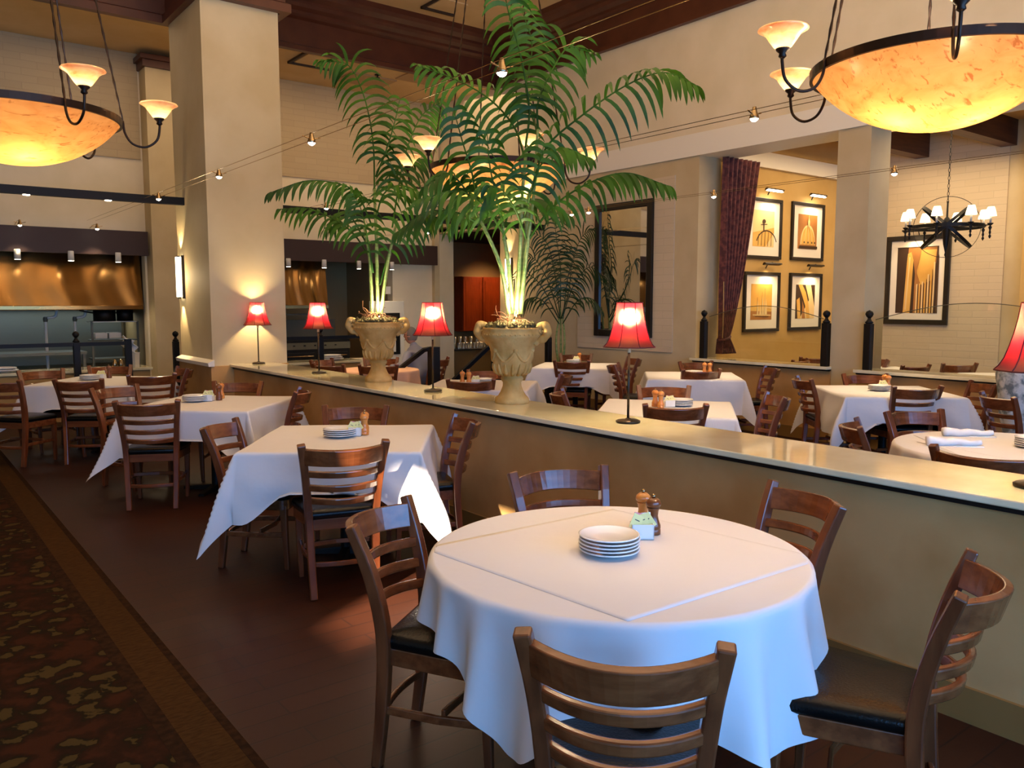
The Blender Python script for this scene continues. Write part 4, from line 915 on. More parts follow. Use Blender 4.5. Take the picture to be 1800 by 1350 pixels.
# ================================================================ CABLE SPOTLIGHTS
def cable(name, x, z, y0, y1, label):
    e = empty(name, label, 'cable', (x, 0, z)); mb = MB()
    for s in (-1, 1): MB().tube([(s * .055, y0 + (y1 - y0) * i / 20, -.06 * sin(pi * i / 20) * 0) for i in range(21)], .0024, 5).build('wire', steel, e)
cable('lighting_cable', 2.6, 2.83, -3, 13.57, 'pair of thin lighting wires crossing above the left tables')
cable('lighting_cable', 4.5, 2.83, -3, 13.57, 'pair of thin lighting wires in front of the largest bowl')
cable('lighting_cable', 7.4, 2.83, -3, 13.57, 'pair of thin lighting wires running past the curtain and mirror')
def make_spot():
    e = empty('cable_spotlight', 'x', 'spotlight', group='small halogen cable spotlights')
    mb = MB(); mb.tube([(-.07, 0, 0), (-.03, 0, -.012), (.03, 0, -.012), (.07, 0, 0)], .004, 6); mb.build('bracket', steel, e)
    MB().lathe([(.012, .03), (.018, .0), (.030, -.03), (.032, -.045), (.030, -.045)], 18, cap=False).build('reflector', steel, e, smooth=True)
    MB().lathe([(.027, -.040), (.022, -.052), (.012, -.060), (0, -.063)], 16, cap=False).build('lamp_face', bulbw, e, smooth=True); KIDS[e] = [o for o in COL.objects if o.parent == e]; return e
sp0 = make_spot()
SPOTS = [(2.6, 3.45, 'bright clear one in front of the tall palm', (2.2, 2.0, .76), 50), (2.6, 5.77, 'just right of the tall column edge', (2.35, 4.8, .76), 8), (2.6, 7.83, 'against the face of the tall column', (2.3, 7.1, .76), 16), (2.6, 9.9, 'left of the tall column near the bar end', (1.95, 10.0, .76), 22),
         (4.5, 3.30, 'on the wires left of the largest bowl', (5.1, 4.4, .76), 135), (4.5, 9.60, 'glowing beside the bar behind the left palm', (5.1, 9.4, .76), 130),
         (7.4, 3.89, 'right of the right-hand column near the chandelier', (7.8, 4.1, .76), 135), (7.4, 5.93, 'in front of the curtain', (7.7, 6.3, .76), 135), (7.4, 7.95, 'right one of the close pair left of the mirror', (7.6, 8.4, .76), 120), (7.4, 8.28, 'left one of the close pair left of the mirror', (7.4, 8.4, .76), 20),
         (7.4, 11.9, 'farthest one above the right kitchen valance', (7.2, 13.5, .9), 60)]
for x, y, w, aim, pw in SPOTS:
    place(sp0, (x, y, 2.83), 0, 'halogen cable spotlight ' + w); light('cable_spot_beam', 'SPOT', (x, y, 2.745), pw, (1, .74, .46), aim, .025, cone=.82, blend=.9)
for x, y, aim, pw in ((4.5, 5.6, (4.95, 6.9, .76), 120), (4.5, 1.4, (5.25, 1.9, .76), 120), (2.6, 1.3, (2.4, 1.9, .76), 45)): # further heads assumed on the same wires, outside the view or hidden by fronds
    place(sp0, (x, y, 2.83), 0, 'assumed halogen cable spotlight hidden among the palm fronds' if y == 5.6 else 'assumed halogen cable spotlight above the picture edge' + (' over the napkin table' if x > 4 else ' over the round table')); light('cable_spot_beam', 'SPOT', (x, y, 2.745), pw, (1, .74, .46), aim, .025, cone=.82, blend=.9)
def can(x, y, z, label, pw=9):
    e = empty('can_light', label, 'spotlight', (x, y, z), group='white can lights under the kitchen valances')
    MB().lathe([(.035, .14), (.04, .13), (.042, 0), (.038, 0)], 18).build('can_housing', plasticw, e, smooth=True); MB().lathe([(0, -.002), (.037, -.002)], 16, cap=False).build('lamp_face', bulbw, e)
    light('can_beam', 'SPOT', (x, y, z - .02), pw, (1, .80, .52), (x, y - .1, 0), .03, cone=1.5)
for x, w in ((1.594, 'leftmost under the left valance'), (2.259, 'middle one under the left valance'), (2.886, 'rightmost under the left valance, beside the pilaster'), (5.525, 'beside the tall column under the right valance'), (6.172, 'second from the column under the right valance'), (6.836, 'among the palm stems under the right valance'), (7.503, 'rightmost under the right valance')):
    can(x, 13.3, 2.22, 'white can light, ' + w)
def wall_spot(x, y, z, label):
    s_ = place(sp0, (x, y, z), 0, label); MB().tube([(0, 0, .02), (0, .25, .03), (0, .5, .0)], .006, 6).build('wall_arm', steel, s_); light('track_beam', 'SPOT', (x, y, z - .09), 30, (1, .78, .5), (x, 13.4, z - 1.5), .03, cone=1.4)
wall_spot(1.62, 13.1, 2.72, 'small bright spotlight above the left end of the kitchen valance'); wall_spot(2.58, 13.1, 2.72, 'small bright spotlight above the right end of the left valance')

# ================================================================ ALCOVE: chandelier, curtain, pictures
ch = empty('iron_chandelier', 'black iron hoop chandelier with small white shades hanging in the alcove', 'chandelier', (10.2, 4.69, 2.52))
def ring(mb, R, ax1, ax2, w, th, n=48):
    pts = [Vector(ax1) * R * cos(2 * pi * i / n) + Vector(ax2) * R * sin(2 * pi * i / n) for i in range(n + 1)]; nn = Vector(ax1).cross(Vector(ax2)).normalized(); mb.sweep(pts, w, th, nn)
vr = Vector((.418, -.908, 0)); vf = Vector((.908, .418, 0)); uz = Vector((0, 0, 1))
mb = MB(); ring(mb, .40, vr, vf, .04, .008); mb.build('hoop', blackm, ch)
for a in (.75, -.75):
    mb = MB(); ring(mb, .36, (vr * cos(a) + uz * sin(a)), vf, .035, .008); mb.build('hoop', blackm, ch)
mb = MB(); ring(mb, .36, vr, uz, .010, .006); mb.build('thin_ring', blackm, ch)
MB().lathe([(0, -.36), (.012, -.33), (.006, -.30), (.03, -.20), (.045, -.05), (.05, .05), (.03, .1), (.012, .12), (.01, .3), (0, .31)], 16).build('centre_spindle', blackm, ch, smooth=True)
q = [Vector((0, 0, .3 + i * .045)) for i in range(31)]
mb = MB()
for i in range(30): mb.tube([Vector((.011 * cos(t) * (i % 2), .011 * cos(t) * (1 - i % 2), .3 + i * .046 + .026 * sin(t))) for t in [2 * pi * j / 10 for j in range(11)]], .0035, 5, caps=False)
mb.build('chain', blackm, ch)
for k in range(8):
    a = 2 * pi * k / 8 + .2; c, s_ = cos(a), sin(a); R = .46; arm = MB(); arm.tube([(.04 * c, .04 * s_, .0), (.3 * c, .3 * s_, .0), (R * c, R * s_, .0)], .007, 6)
    arm.lathe([(0, -.16), (.008, -.15), (.016, -.13), (.006, -.11), (.014, -.09), (.008, -.06), (.02, -.03), (.008, -.01), (.03, .01), (.034, .02), (0, .02)], 12, (R * c, R * s_, 0)); ao = arm.build('arm', blackm, ch, smooth=True)
    MB().lathe([(.011, .02), (.011, .12)], 10, (R * c, R * s_, 0)).build('candle', plasticw, ao, smooth=True)
    MB().lathe([(.062, .10), (.05, .15), (.036, .20), (.034, .205)], 20, (R * c, R * s_, 0), cap=False).build('lamp_shade', whiteshade, ch, smooth=True)
    light('chandelier_bulb', 'POINT', (10.2 + R * c, 4.69 + R * s_, 2.52 + .155), 1.6, (1, .78, .5), size=.015)
# curtain gathered by a tie
def curtain(u, v):
    z = .93 + (3.54 - .93) * v; tie = 1.14
    if z > tie: t = (z - tie) / (3.54 - tie); w = .155 + .58 * t ** .78; cx = 9.06 + .285 * t ** .8
    else: t = (tie - z) / .25; w = .155 + .22 * min(1, t) ** .8; cx = 9.06 + .07 * t
    x = cx - w / 2 + w * u; amp = .03 + .012 * (1 if z < tie else t); ph = 1 + .35 * sin(v * 3)
    return (x, 7.03 + amp * sin(u * 2 * pi * 7.5 + ph) + .012 * sin(u * 47 + v * 4), z)
cu = tag(MB().grid(curtain, 150, 70).build('curtain', curtainm, smooth=True, solid=.006), 'dark red patterned velvet curtain tied back at the left of the opening', 'curtain')
mb = MB(); mb.tube([(9.06 + .1 * cos(t), 7.03 + .07 * sin(t), 1.14 + .03 * cos(t)) for t in [2 * pi * i / 24 for i in range(25)]], .016, 8, caps=False); mb.build('tie_band', curtainm, cu, smooth=True)
mb = MB(); mb.tube([(8.96, 6.98, 1.9), (8.955, 6.97, 1.5), (8.96, 6.98, 1.15)], .006, 6); mb.build('pull_cord', tanint, cu)
# framed pictures. local: x = width, z = height, front faces -y
PM = [sepia1, sepia2, sepia3, sepia4]
def picture(name, loc, rz, w, h, bw, mw, art, label, gl=True):
    e = empty(name, label, 'framed picture', loc, rz); mb = MB(); W2, H2 = w / 2, h / 2
    mb.box(-W2, W2, -.04, 0, H2 - bw, H2); mb.box(-W2, W2, -.04, 0, -H2, -H2 + bw); mb.box(-W2, -W2 + bw, -.04, 0, -H2 + bw, H2 - bw); mb.box(W2 - bw, W2, -.04, 0, -H2 + bw, H2 - bw); mb.build('frame', frameblk, e, bevel=.005)
    MB().box(-W2 + bw, W2 - bw, -.015, -.005, -H2 + bw, H2 - bw).build('picture_mat', matw, e)
    aw, ah = W2 - bw - mw, H2 - bw - mw; mb = MB(); k = [0]
    def poly(mi, pts): k[0] += 1; mb.poly([(x * aw, -.0160 - .0003 * k[0], y * ah) for x, y in pts], mi)
    art(poly); mb.build('print', PM, e)
    return e
def circ(cx, cy, rx, ry, a0=0, a1=360, n=24): return [(cx + rx * cos(radians(a0 + (a1 - a0) * i / n)), cy + ry * sin(radians(a0 + (a1 - a0) * i / n))) for i in range(n + 1)]
FULL = [(-1, -1), (1, -1), (1, 1), (-1, 1)]
def strip(a, b, w): 
    d = Vector((b[0] - a[0], b[1] - a[1])).normalized(); n = Vector((-d.y, d.x)) * w / 2; return [(a[0] + n.x, a[1] + n.y), (b[0] + n.x, b[1] + n.y), (b[0] - n.x, b[1] - n.y), (a[0] - n.x, a[1] - n.y)]
def art_lamp(P):
    P(1, FULL); P(3, [(-1, -1), (.2, -1), (1, -.2), (1, .1), (-1, -.25)])
    c = circ(.3, -1.0, 1.0, .9, 20, 160, 16)
    for i in range(16): P(2, strip(c[i], c[i + 1], .07))
    for x in (-.5, -.2, .1, .4, .7): P(2, strip((x, -.95), (x + .04, -.1 - abs(x - .2) * .3), .035))
    P(2, strip((.0, -.1), (.0, .35), .08)); P(2, circ(0, .4, .16, .12)); P(2, strip((-.3, .2), (.3, .25), .05))
def art_dome(P):
    P(0, FULL); P(1, circ(.05, -.75, .78, 1.15, 0, 180)); P(3, circ(.05, -.75, .70, 1.05, 0, 180))
    for a in (-.6, -.3, 0, .3, .6):
        pts = [(.05 + a * cos(t * pi / 2) * 1.15, -.75 + 1.12 * sin(t * pi / 2)) for t in [i / 8 for i in range(9)]]
        for i in range(8): P(1, strip(pts[i], pts[i + 1], .045))
    P(1, strip((.05, .35), (.05, .62), .2)); P(1, [(-.05, .6), (.15, .6), (.05, .85)]); P(1, strip((.05, .8), (.05, .96), .03)); P(2, strip((-.9, -.9), (1, -.9), .16))
    for x in (-.4, 0, .4, .7): P(2, circ(x, -.62, .06, .06))
def art_boats(P):
    P(3, FULL); P(0, [(-1, -1), (1, -1), (1, -.55), (-1, -.5)])
    for x, h in ((-.35, .1), (.1, .35), (.3, .55), (.45, .2), (-.1, -.1)): P(1, [(x - .09, -.7), (x + .1, -.7), (x + .01, h)])
    for x, h in ((.05, .55), (.3, .75), (-.4, .25)): P(2, strip((x, -.75), (x, h), .02))
    P(1, strip((-.8, -.72), (.9, -.75), .06)); P(2, strip((-.6, -.82), (.7, -.84), .03)); P(1, strip((.5, -.3), (.95, -.35), .05))
def art_arch(P):
    P(1, FULL); P(2, [(-1, -1), (-.55, -1), (.4, .1), (.0, 1), (-1, 1)]); P(3, [(-.75, 1), (-.35, 1), (.05, .55), (.35, -.1), (.55, -1), (.2, -1), (.0, -.2), (-.35, .4)])
    P(3, [(-.9, .1), (-.6, .25), (-.5, -.3), (-.45, -1), (-.75, -1)]); P(2, [(.55, 1), (1, 1), (1, -.3)]); P(0, [(-.3, -1), (.05, -1), (-.1, -.3), (-.3, .05)])
def art_columns(P):
    P(0, FULL); P(3, [(-.1, .9), (.9, .9), (.75, .0), (.2, -.15), (.0, .2)]); P(2, [(-1, -1), (-.55, -1), (-.45, 1), (-1, 1)]); P(3, [(-.62, -1), (-.28, -1), (-.2, .6), (-.32, .85), (-.48, .8), (-.52, .5)])
    P(2, [(-.28, -1), (-.12, -1), (-.1, .2), (-.2, .6)]); P(1, strip((-.5, -.9), (-.38, .7), .07))
    for i in range(8):
        x = -.02 + i * .135; t = -.12 + .012 * i * i * 1.5; P(3 if i % 2 else 1, [(x, -1), (x + .08, -1), (x + .075, t), (x + .01, t)]); P(2, [(x + .08, -1), (x + .125, -1), (x + .11, t - .05), (x + .085, t)])
    P(2, [(-1, .98), (1, .98), (1, 1), (-1, 1)]); P(2, [(.85, -1), (1, -1), (1, 1), (.93, 1)]); P(0, [(-.1, .95), (.2, .95), (.0, .3), (-.15, .5)])
def pic_light(parent_loc, rz, w, h, on=True, pw=5):
    """brass tube lamp over a picture, arm into the wall"""
    e = empty('picture_light', 'x', 'picture light', parent_loc, rz)
    mb = MB(); n = 9; r = .03
    pts = [(-.20, r * cos(pi * i / n - .3), r * sin(pi * i / n - .3)) for i in range(n + 1)]; mb.prism([(p[0], p[1] - .12, p[2]) for p in pts], (.40, 0, 0)); mb.build('lamp_hood', frameblk, e)
    mb = MB(); mb.tube(bezier([(0, 0, -.05), (0, -.04, .01), (0, -.12, .03)], 8), .008, 6); mb.build('lamp_arm', frameblk, e)
    if on: MB().box(-.18, .18, -.14, -.10, -.013, -.008).build('lamp_tube', bulbw, e)
    c, s_ = cos(rz), sin(rz); L = Vector(parent_loc); o = Vector((.17 * s_, -.17 * c, -.03))
    light('picture_beam', 'SPOT', L + o, pw, (1, .76, .42), L + Vector((0, 0, -.75)), .05, cone=2.0, blend=.8); return e
for nm, x, z, art, lab in (('a', 10.27, 2.69, art_lamp, 'upper left of the four framed sepia pictures, half behind the curtain'), ('b', 11.385, 2.70, art_dome, 'framed sepia picture of a dome, upper right of the four'),
                           ('c', 10.27, 1.63, art_boats, 'framed sepia picture of small spires, lower left of the four'), ('d', 11.385, 1.635, art_arch, 'framed picture of a diagonal arch, lower right of the four')):
    o = picture('framed_picture', (x, 7.33, z), 0, .86, .87, .045, .13, art, lab); o['group'] = 'four sepia pictures on the alcove back wall'
    l = pic_light((x + .1, 7.33, z + .54), 0, .4, .1, nm in 'ab', pw=20); l['label'] = 'dark hooded picture light over the ' + {'a': 'upper left', 'b': 'upper right', 'c': 'lower left', 'd': 'lower right'}[nm] + ' sepia picture'
picture('framed_picture', (12.68, 6.23, 1.965), -pi / 2, .98, 1.36, .075, .10, art_columns, 'big framed picture of a row of columns on the white brick wall')
l = pic_light((12.68, 6.23, 2.70), -pi / 2, .4, .1, False, 16); l['label'] = 'black picture light curving over the big columns picture'
# mottled pedestal at the far right
pd = tag(MB().lathe([(.0, 0), (.26, 0), (.26, .05), (.17, .1), (.14, .3), (.145, .45), (.19, .65), (.22, .85), (.235, 1.0), (.22, 1.08), (.2, 1.12), (.0, 1.12)], 40, cap=False, wob=lambda a, z: .03 * sin(5 * a + z * 9)).build('plaster_pedestal', mottled, smooth=True), 'mottled grey and white plaster pedestal urn behind the nearest lamp', 'pedestal')
pd.location = (7.83, 2.86, 0)

# ================================================================ KITCHEN
def hood(x0, x1, label, seed):
    e = empty('range_hood', label, 'range hood', (0, 13.7, 0)); rnd = random.Random(seed); p = [rnd.uniform(0, 6) for _ in range(4)]
    def fn(u, v):
        return (x0 + (x1 - x0) * u, .16 * v + .020 * sin(u * 23 + p[0] + 1.0 * sin(v * 3 + p[1])) * .6 + .006 * sin(u * 57 + 1.5 * sin(v * 4) + p[2]), 1.58 + v * 1.0)
    MB().grid(fn, 90, 30).build('hood_face', hoodm, e, smooth=True)
    MB().box(x0, x1, -.03, .8, 1.51, 1.58).build('hood_lip', hoodm, e, bevel=.01)
    MB().box(x0, x1, .22, .8, 1.58, 2.6).build('hood_body', steelflat, e); return e
hood(-1.1, 3.30, 'long wavy stainless steel hood in the left kitchen opening', 1)
hood(4.6, 6.42, 'stainless steel hood beside the tall column in the right kitchen opening', 2)
struct(MB().box(-1.4, 3.32, 15.3, 15.48, .6, 2.0).build('wall_kitchen_splashback', steelflat))
def passcounter(x0, x1, z, label):
    e = empty('pass_counter', label, 'counter', (0, 12.75, 0)); MB().box(x0, x1, -.28, .28, z - .04, z).build('countertop', marble, e, bevel=.006); MB().box(x0 + .03, x1 - .03, -.24, .24, 0, z - .04).build('counter_body', tanint, e)
passcounter(-1.2, 3.1, .70, 'pale low counter before the left kitchen opening'); passcounter(4.9, 6.45, .66, 'pale low counter before the right kitchen opening')
def shelf_unit(name, x0, x1, y, z0, z1, n, label):
    e = empty(name, label, 'shelf', (x0, y, 0)); w = x1 - x0
    for xx in (0, w): MB().box(xx - .015, xx + .015, 0, .03, 0, z1).build('upright', steelflat, e)
    for i in range(n): z = z0 + (z1 - z0) * i / max(1, n - 1); MB().box(0, w, 0, .4, z - .015, z).build('shelf_board', plasticw if i == n - 1 else steelflat, e)
    return e
shelf_unit('kitchen_shelf', 2.62, 3.28, 14.0, .75, 1.33, 3, 'white topped kitchen shelf at the right of the left opening')
for x, lab in ((2.83, 'larger black stock pot on the kitchen shelf'), (3.13, 'smaller black pot at the right end of the kitchen shelf')):
    e = empty('stock_pot', lab, 'pot', (x, 14.15, 1.33)); r = .16 if x < 3 else .12
    MB().lathe([(0, 0), (r, 0), (r, .2), (r - .01, .2), (r - .01, .02)], 24, cap=False).build('pot_body', blackm, e, smooth=True); MB().tube([(-r, 0, .13), (-r - .12, -.03, .15), (-r - .2, -.05, .17)], .012, 6).build('pot_handle', blackm, e)
for x, z in ((2.75, 1.06), (2.95, 1.06)):
    e = tag(MB().box(-.09, .09, -.12, .12, 0, .09).build('food_tub', plasticw, bevel=.01), 'white food tub on the middle shelf, ' + ('left one' if x < 2.9 else 'right one'), 'tub', 'tubs on the kitchen shelf'); e.location = (x, 14.15, z)
for x, lab in ((2.02, 'left upright white pipe in the kitchen'), (2.42, 'right upright white pipe in the kitchen')):
    e = empty('kitchen_pipe', lab, 'pipe', (x, 14.2, 0)); MB().tube(bezier([(0, 0, .2), (0, 0, 1.30), (.02, 0, 1.38), (.14, 0, 1.42), (.16, 0, 1.6)], 30), .022, 10).build('pipe_tube', plasticw, e, smooth=True); MB().lathe([(.03, 1.33), (.035, 1.36), (.03, 1.4)], 12).build('pipe_joint', steelflat, e)
e = empty('prep_table', 'steel prep table with under-shelf in the left kitchen', 'table', (1.2, 14.1, 0)); MB().box(-2.2, 1.3, -.3, .4, .84, .88).build('tabletop', steelflat, e); MB().box(-2.2, 1.3, -.3, .4, .35, .38).build('under_shelf', steelflat, e)
for xx in (-2.15, -1.0, .1, 1.26): MB().box(xx - .02, xx + .02, -.28, -.24, 0, .84).build('leg', steelflat, e)
e = empty('towel_bin', 'white bin with crumpled towels at the end of the left pass counter', 'bin', (2.88, 12.62, .70)); MB().lathe([(.075, 0), (.085, .2), (.09, .2), (.09, .21), (.08, .21)], 4, cap=True).build('bin_body', plasticw, e)
rnd = random.Random(4)
MB().grid(lambda u, v: (-.10 + .16 * u + .03 * sin(v * 9 + u * 4) - .06 * v, -.03 + .06 * sin(u * 7 + v * 5), .2 + .26 * v * (1 - .3 * u)), 14, 14).build('towel', napkin, e, smooth=True, solid=.01)
for i, x in enumerate((2.62, 2.70)):
    e = tag(MB().lathe([(.03, 0), (.035, .03), (.03, .1), (.015, .12), (.0, .125)], 14).build('steel_shaker', steel, smooth=True), ['left small steel shaker beside the towel bin', 'right small steel shaker beside the towel bin'][i], 'shaker'); e.location = (x, 12.58, .70)
# range with ovens
e = empty('kitchen_range', 'black and steel kitchen range with oven doors behind the right railing', 'range', (5.55, 14.25, 0))
MB().box(-.65, 1.4, -.3, .4, 0, .95).build('range_body', blackm, e); MB().box(-.65, 1.4, .3, .42, .95, 1.3).build('back_guard', steelflat, e)
for i, x in enumerate((-.6, .1, .75)):
    d = MB().box(x, x + .6, -.33, -.3, .28, .72).build('oven_door', steelflat if i == 0 else blackm, e, bevel=.008); MB().tube([(x + .05, -.37, .66), (x + .55, -.37, .66)], .012, 8).build('handle', steel, d)
MB().box(-.65, 1.4, -.32, -.3, .78, .9).build('control_panel', steelflat, e)
for x in (-.5, -.3, -.1, .1, .3, .5, .7, .9, 1.1): MB().lathe([(.022, 0), (.018, .02)], 10, (x, -.33, .84)).build('knob', blackm, e)
e = empty('shelf_rack', 'steel shelf with pans under the right hood', 'shelf', (5.4, 14.0, 0)); MB().box(-.5, 1.0, -.05, .3, 1.40, 1.42).build('shelf_board', steelflat, e)
for i, x in enumerate((5.2, 5.55)): q = tag(MB().lathe([(.1, 0), (.12, .06), (.115, .06), (.09, .01)], 20).build('steel_pan', steel, smooth=True), ['left pan on the shelf under the right hood', 'right pan on the shelf under the right hood'][i], 'pan'); q.location = (x, 14.1, 1.42)
# framed service panel on the tan wall with oven window
e = empty('warming_oven', 'white framed built-in oven with dark window on the tan kitchen wall', 'oven', (7.6, 13.6, 1.05)); MB().box(-.42, .3, -.04, 0, -.75, .6).build('oven_frame', plasticw, e, bevel=.01)
MB().box(-.36, .2, -.055, -.04, -.4, .38).build('oven_door', blackm, e, bevel=.008); MB().box(-.32, .14, -.058, -.054, .22, .30).build('oven_window', steel, e); MB().box(-.3, .1, -.06, -.055, -.35, .1).build('oven_glass', plasticw, e)
tag(MB().box(7.5, 7.62, 13.57, 13.6, 1.78, 1.92).build('wall_thermostat', plasticw), 'small white box on the tan wall above the built-in oven', 'thermostat')
# plates on the far pass counters
for i, (x, y, z, n, w) in enumerate(((5.95, 12.6, .66, 3, 'on the right pass counter'), (1.25, 12.6, .70, 2, 'at the left edge on the pass counter'))):
    for k in range(n):
        p = place(plate0, (x, y, z + k * .028), 0, ['lowest', 'middle' if n == 3 else 'top', 'top'][k] + ' large white platter ' + w); p.scale = (1.9 - .2 * k, 1.6 - .1 * k, 2.4); p['group'] = 'platters ' + w
# cabinets and glasses in the passage
for i, (x0, x1) in enumerate(((10.33, 10.86), (10.87, 11.40), (11.41, 11.94))):
    e = empty('wall_cabinet', ['left', 'middle', 'right'][i] + ' reddish cherry wall cabinet in the passage', 'cabinet', (x0, 15.5, 1.58), group='cherry cabinets in the passage'); w = x1 - x0
    MB().box(0, w, -.32, 0, -.6, .62).build('cabinet_body', cabm, e); d = MB(); d.box(.01, w - .01, -.345, -.32, -.59, .61); d = d.build('door', cabm, e, bevel=.004)
    q = MB(); q.box(.07, w - .07, -.352, -.345, -.5, -.49); q.box(.07, w - .07, -.352, -.345, .51, .52); q.box(.07, .08, -.352, -.345, -.5, .52); q.box(w - .08, w - .07, -.352, -.345, -.5, .52); q.build('door_panel', cabm, d)
light('passage_cabinet_light', 'SPOT', (11, 14.2, 2.8), 60, (1, .62, .3), (11.1, 15.4, 1.3), .1, cone=1.4)
e = empty('side_counter', 'dark side counter with glassware in the passage', 'counter', (11, 15.1, 0)); MB().box(-1.7, 1.4, -.35, .35, .0, .58).build('counter_body', tanint, e); MB().box(-1.75, 1.45, -.38, .36, .58, .61).build('countertop', steelflat, e)
rnd = random.Random(8)
g0 = empty('drinking_glass', 'x', 'glass', group='glasses on the passage counter'); MB().lathe([(.03, 0), (.037, .13), (.035, .13), (.028, .01)], 14, cap=False).build('cup', glassm, g0, smooth=True); KIDS[g0] = [o for o in COL.objects if o.parent == g0]
gm = mat('shiny_glass', (.7, .68, .6), .08, metal=.6)
k = 0
for i in range(8):
    for j in range(2):
        for l in range(2 if j else 1):
            g = place(g0, (9.75 + i * .15 + rnd.uniform(-.02, .02), 14.95 + j * .13, .61 + l * .13), 0, 'clear glass number standing on the passage counter')
            g['label'] = 'clear drinking glass among those on the dark passage counter'; k += 1
for o in KIDS[g0]: o.data.materials[0] = gm
e = tag(MB().lathe([(.05, 0), (.07, .05), (.05, .12), (.06, .2), (.035, .3), (.045, .36), (.0, .37)], 12).build('glass_decanter', gm, smooth=True), 'tall glass decanter at the left end of the passage counter', 'decanter'); e.location = (9.62, 14.9, .61)

# ================================================================ PERSON
pe = empty('person', 'seated grey-haired person in a blue-grey shirt with glasses, back turned to us', 'person', (5.93, 9.74, 0), radians(118))
def skinned(name, joints, edges, m, parent, root, sub=2):
    me = bpy.data.meshes.new(name); me.from_pydata([j[:3] for j in joints], edges, []); o = bpy.data.objects.new(name, me); COL.objects.link(o); o.parent = parent
    o.modifiers.new('s', 'SKIN')
    me.skin_vertices or None
    for v, j in zip(me.skin_vertices[0].data, joints): v.radius = (j[3], j[4] if len(j) > 4 else j[3])
    me.skin_vertices[0].data[root].use_root = True; s2 = o.modifiers.new('u', 'SUBSURF'); s2.levels = sub; s2.render_levels = sub
    me.materials.append(m); me.polygons.foreach_set('use_smooth', [True] * len(me.polygons)); o.modifiers['s'].use_smooth_shade = True; return o
# local frame: +x is where the person faces, z up, seat 0.45
J = [(0, 0, .50, .15, .17), (.02, 0, .66, .14, .17), (.05, 0, .84, .13, .19), (.09, 0, .97, .10, .17), (.11, 0, 1.02, .055, .06), (.14, 0, 1.07, .05, .05),   # 0-5 spine, neck
     (.10, .16, .94, .07), (.10, -.16, .94, .07), (.12, .24, .78, .052), (.12, -.24, .78, .052), (.30, .22, .74, .04), (.30, -.22, .74, .04), (.38, .18, .76, .032), (.38, -.18, .76, .032),
     (.10, .10, .47, .10), (.10, -.10, .47, .10), (.46, .12, .48, .075), (.46, -.12, .48, .075), (.44, .12, .28, .055), (.44, -.12, .28, .055), (.42, .12, .07, .04), (.42, -.12, .07, .04), (.56, .13, .04, .035), (.56, -.13, .04, .035)]
E_ = [(0, 1), (1, 2), (2, 3), (3, 4), (4, 5), (3, 6), (3, 7), (6, 8), (7, 9), (8, 10), (9, 11), (10, 12), (11, 13), (0, 14), (0, 15), (14, 16), (15, 17), (16, 18), (17, 19), (18, 20), (19, 21), (20, 22), (21, 23)]
skinned('body', J, E_, shirt, pe, 0)
hd = MB(); 
def head(u, v):
    th = 2 * pi * u; ph = pi * v; x = .098 * sin(ph) * cos(th); y = .074 * sin(ph) * sin(th); z = -.118 * cos(ph)
    if z < 0: x *= 1 - .15 * (-z / .118); y *= 1 - .25 * (-z / .118)
    nose = max(0, 1 - ((th if th < pi else th - 2 * pi) / .22) ** 2) * max(0, 1 - ((z + .012) / .03) ** 2); x += .022 * nose
    brow = max(0, 1 - ((z - .03) / .012) ** 2) * (cos(th) > .5); x += .004 * brow
    return (.16 + x, y, 1.165 + z)
hd.grid(head, 48, 32, wrap=True); ho = hd.build('head', skin, pe, smooth=True)
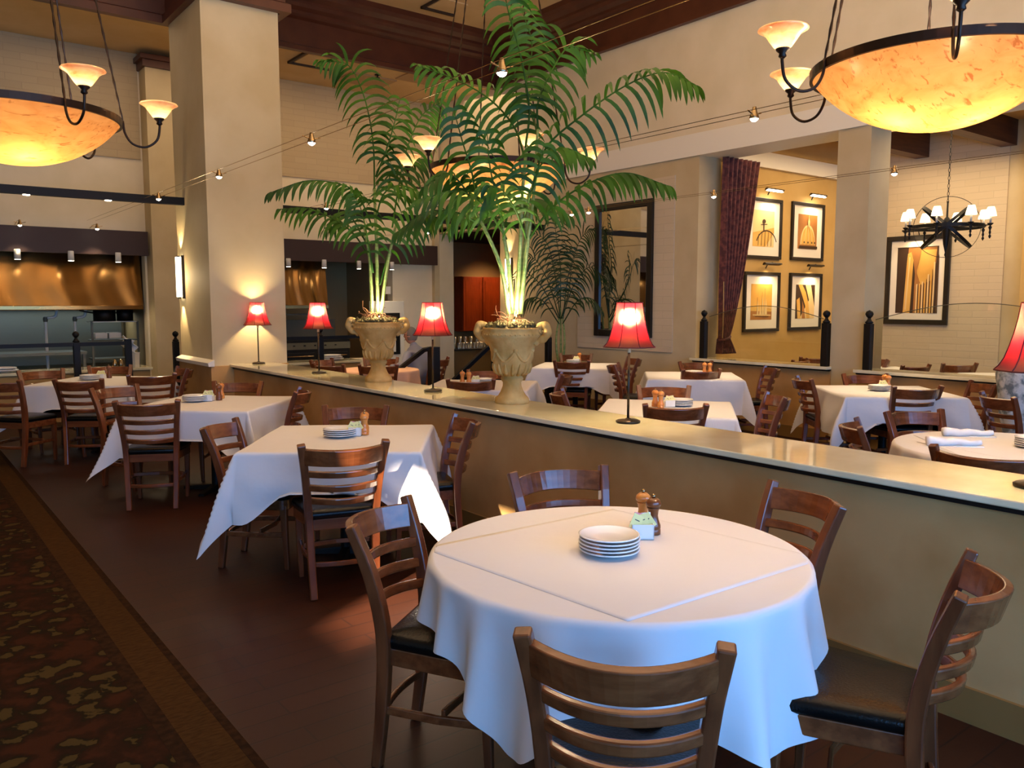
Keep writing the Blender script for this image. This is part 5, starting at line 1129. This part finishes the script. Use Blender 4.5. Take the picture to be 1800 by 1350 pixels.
mb = MB(); mb.grid(lambda u, v: tuple(Vector((.16, 0, 1.165)) + Vector(((head(u, v)[0] - .16) * 1.06 , head(u, v)[1] * 1.08, (head(u, v)[2] - 1.165) * 1.05)) if (cos(2 * pi * u) < .25 + .3 * 0 or v > .82) and v > .30 else Vector((.16, 0, 1.165)) + Vector(((head(u, v)[0] - .16) * .9, head(u, v)[1] * .9, (head(u, v)[2] - 1.165) * .9))), 48, 32, wrap=True)
mb.build('hair', hairm, pe, smooth=True)
for s_ in (-1, 1):
    MB().lathe([(0, 0), (.018, .004), (.024, .0), (.018, -.006), (0, -.006)], 12, (.15, s_ * .074, 1.155)).build('ear', skin, ho, smooth=True).scale = (1, 1, 1)
    mb = MB(); mb.tube([(.262 + .0 * cos(t), s_ * .034 + .022 * cos(t), 1.178 + .017 * sin(t)) for t in [2 * pi * i / 16 for i in range(17)]], .0022, 5, caps=False); mb.tube([(.262, s_ * .056, 1.18), (.20, s_ * .078, 1.178), (.15, s_ * .08, 1.17)], .0022, 5); mb.build('glasses', blackm, ho)
    MB().lathe([(0, -.008), (.008, 0), (0, .008)], 8, (.245, s_ * .03, 1.178)).build('eye', blackm, ho)
mb = MB(); mb.tube([(.25, -.02, 1.105), (.256, 0, 1.102), (.25, .02, 1.105)], .004, 6); mb.build('mouth', redshade_edge, ho)
for s_ in (-1, 1):
    for k, (dy, L) in enumerate(((-.028, .055), (-.01, .066), (.008, .07), (.026, .062))):
        MB().tube(bezier([(.39, s_ * .18 + dy * .8, .76), (.39 + L * .6, s_ * .18 + dy, .77), (.39 + L, s_ * .18 + dy, .755)], 8), [.010, .010, .009, .009, .009, .008, .008, .006], 8).build('finger', skin, pe, smooth=True)
    MB().tube(bezier([(.37, s_ * .15, .76), (.40, s_ * .125, .76), (.43, s_ * .12, .755)], 8), .011, 8).build('thumb', skin, pe, smooth=True)
    MB().tube(bezier([(.34, s_ * .195, .752), (.37, s_ * .185, .757), (.41, s_ * .178, .76)], 8), [.03, .033, .036, .038, .038, .036, .032, .02], 10).build('hand', skin, pe, smooth=True)
chair(6.07, 9.46, 118, T + 'on which the grey-haired person sits')

# every thing left with a placeholder label would be a mistake
for o in COL.objects:
    if o.get('label') == 'x': print('UNLABELLED', o.name)
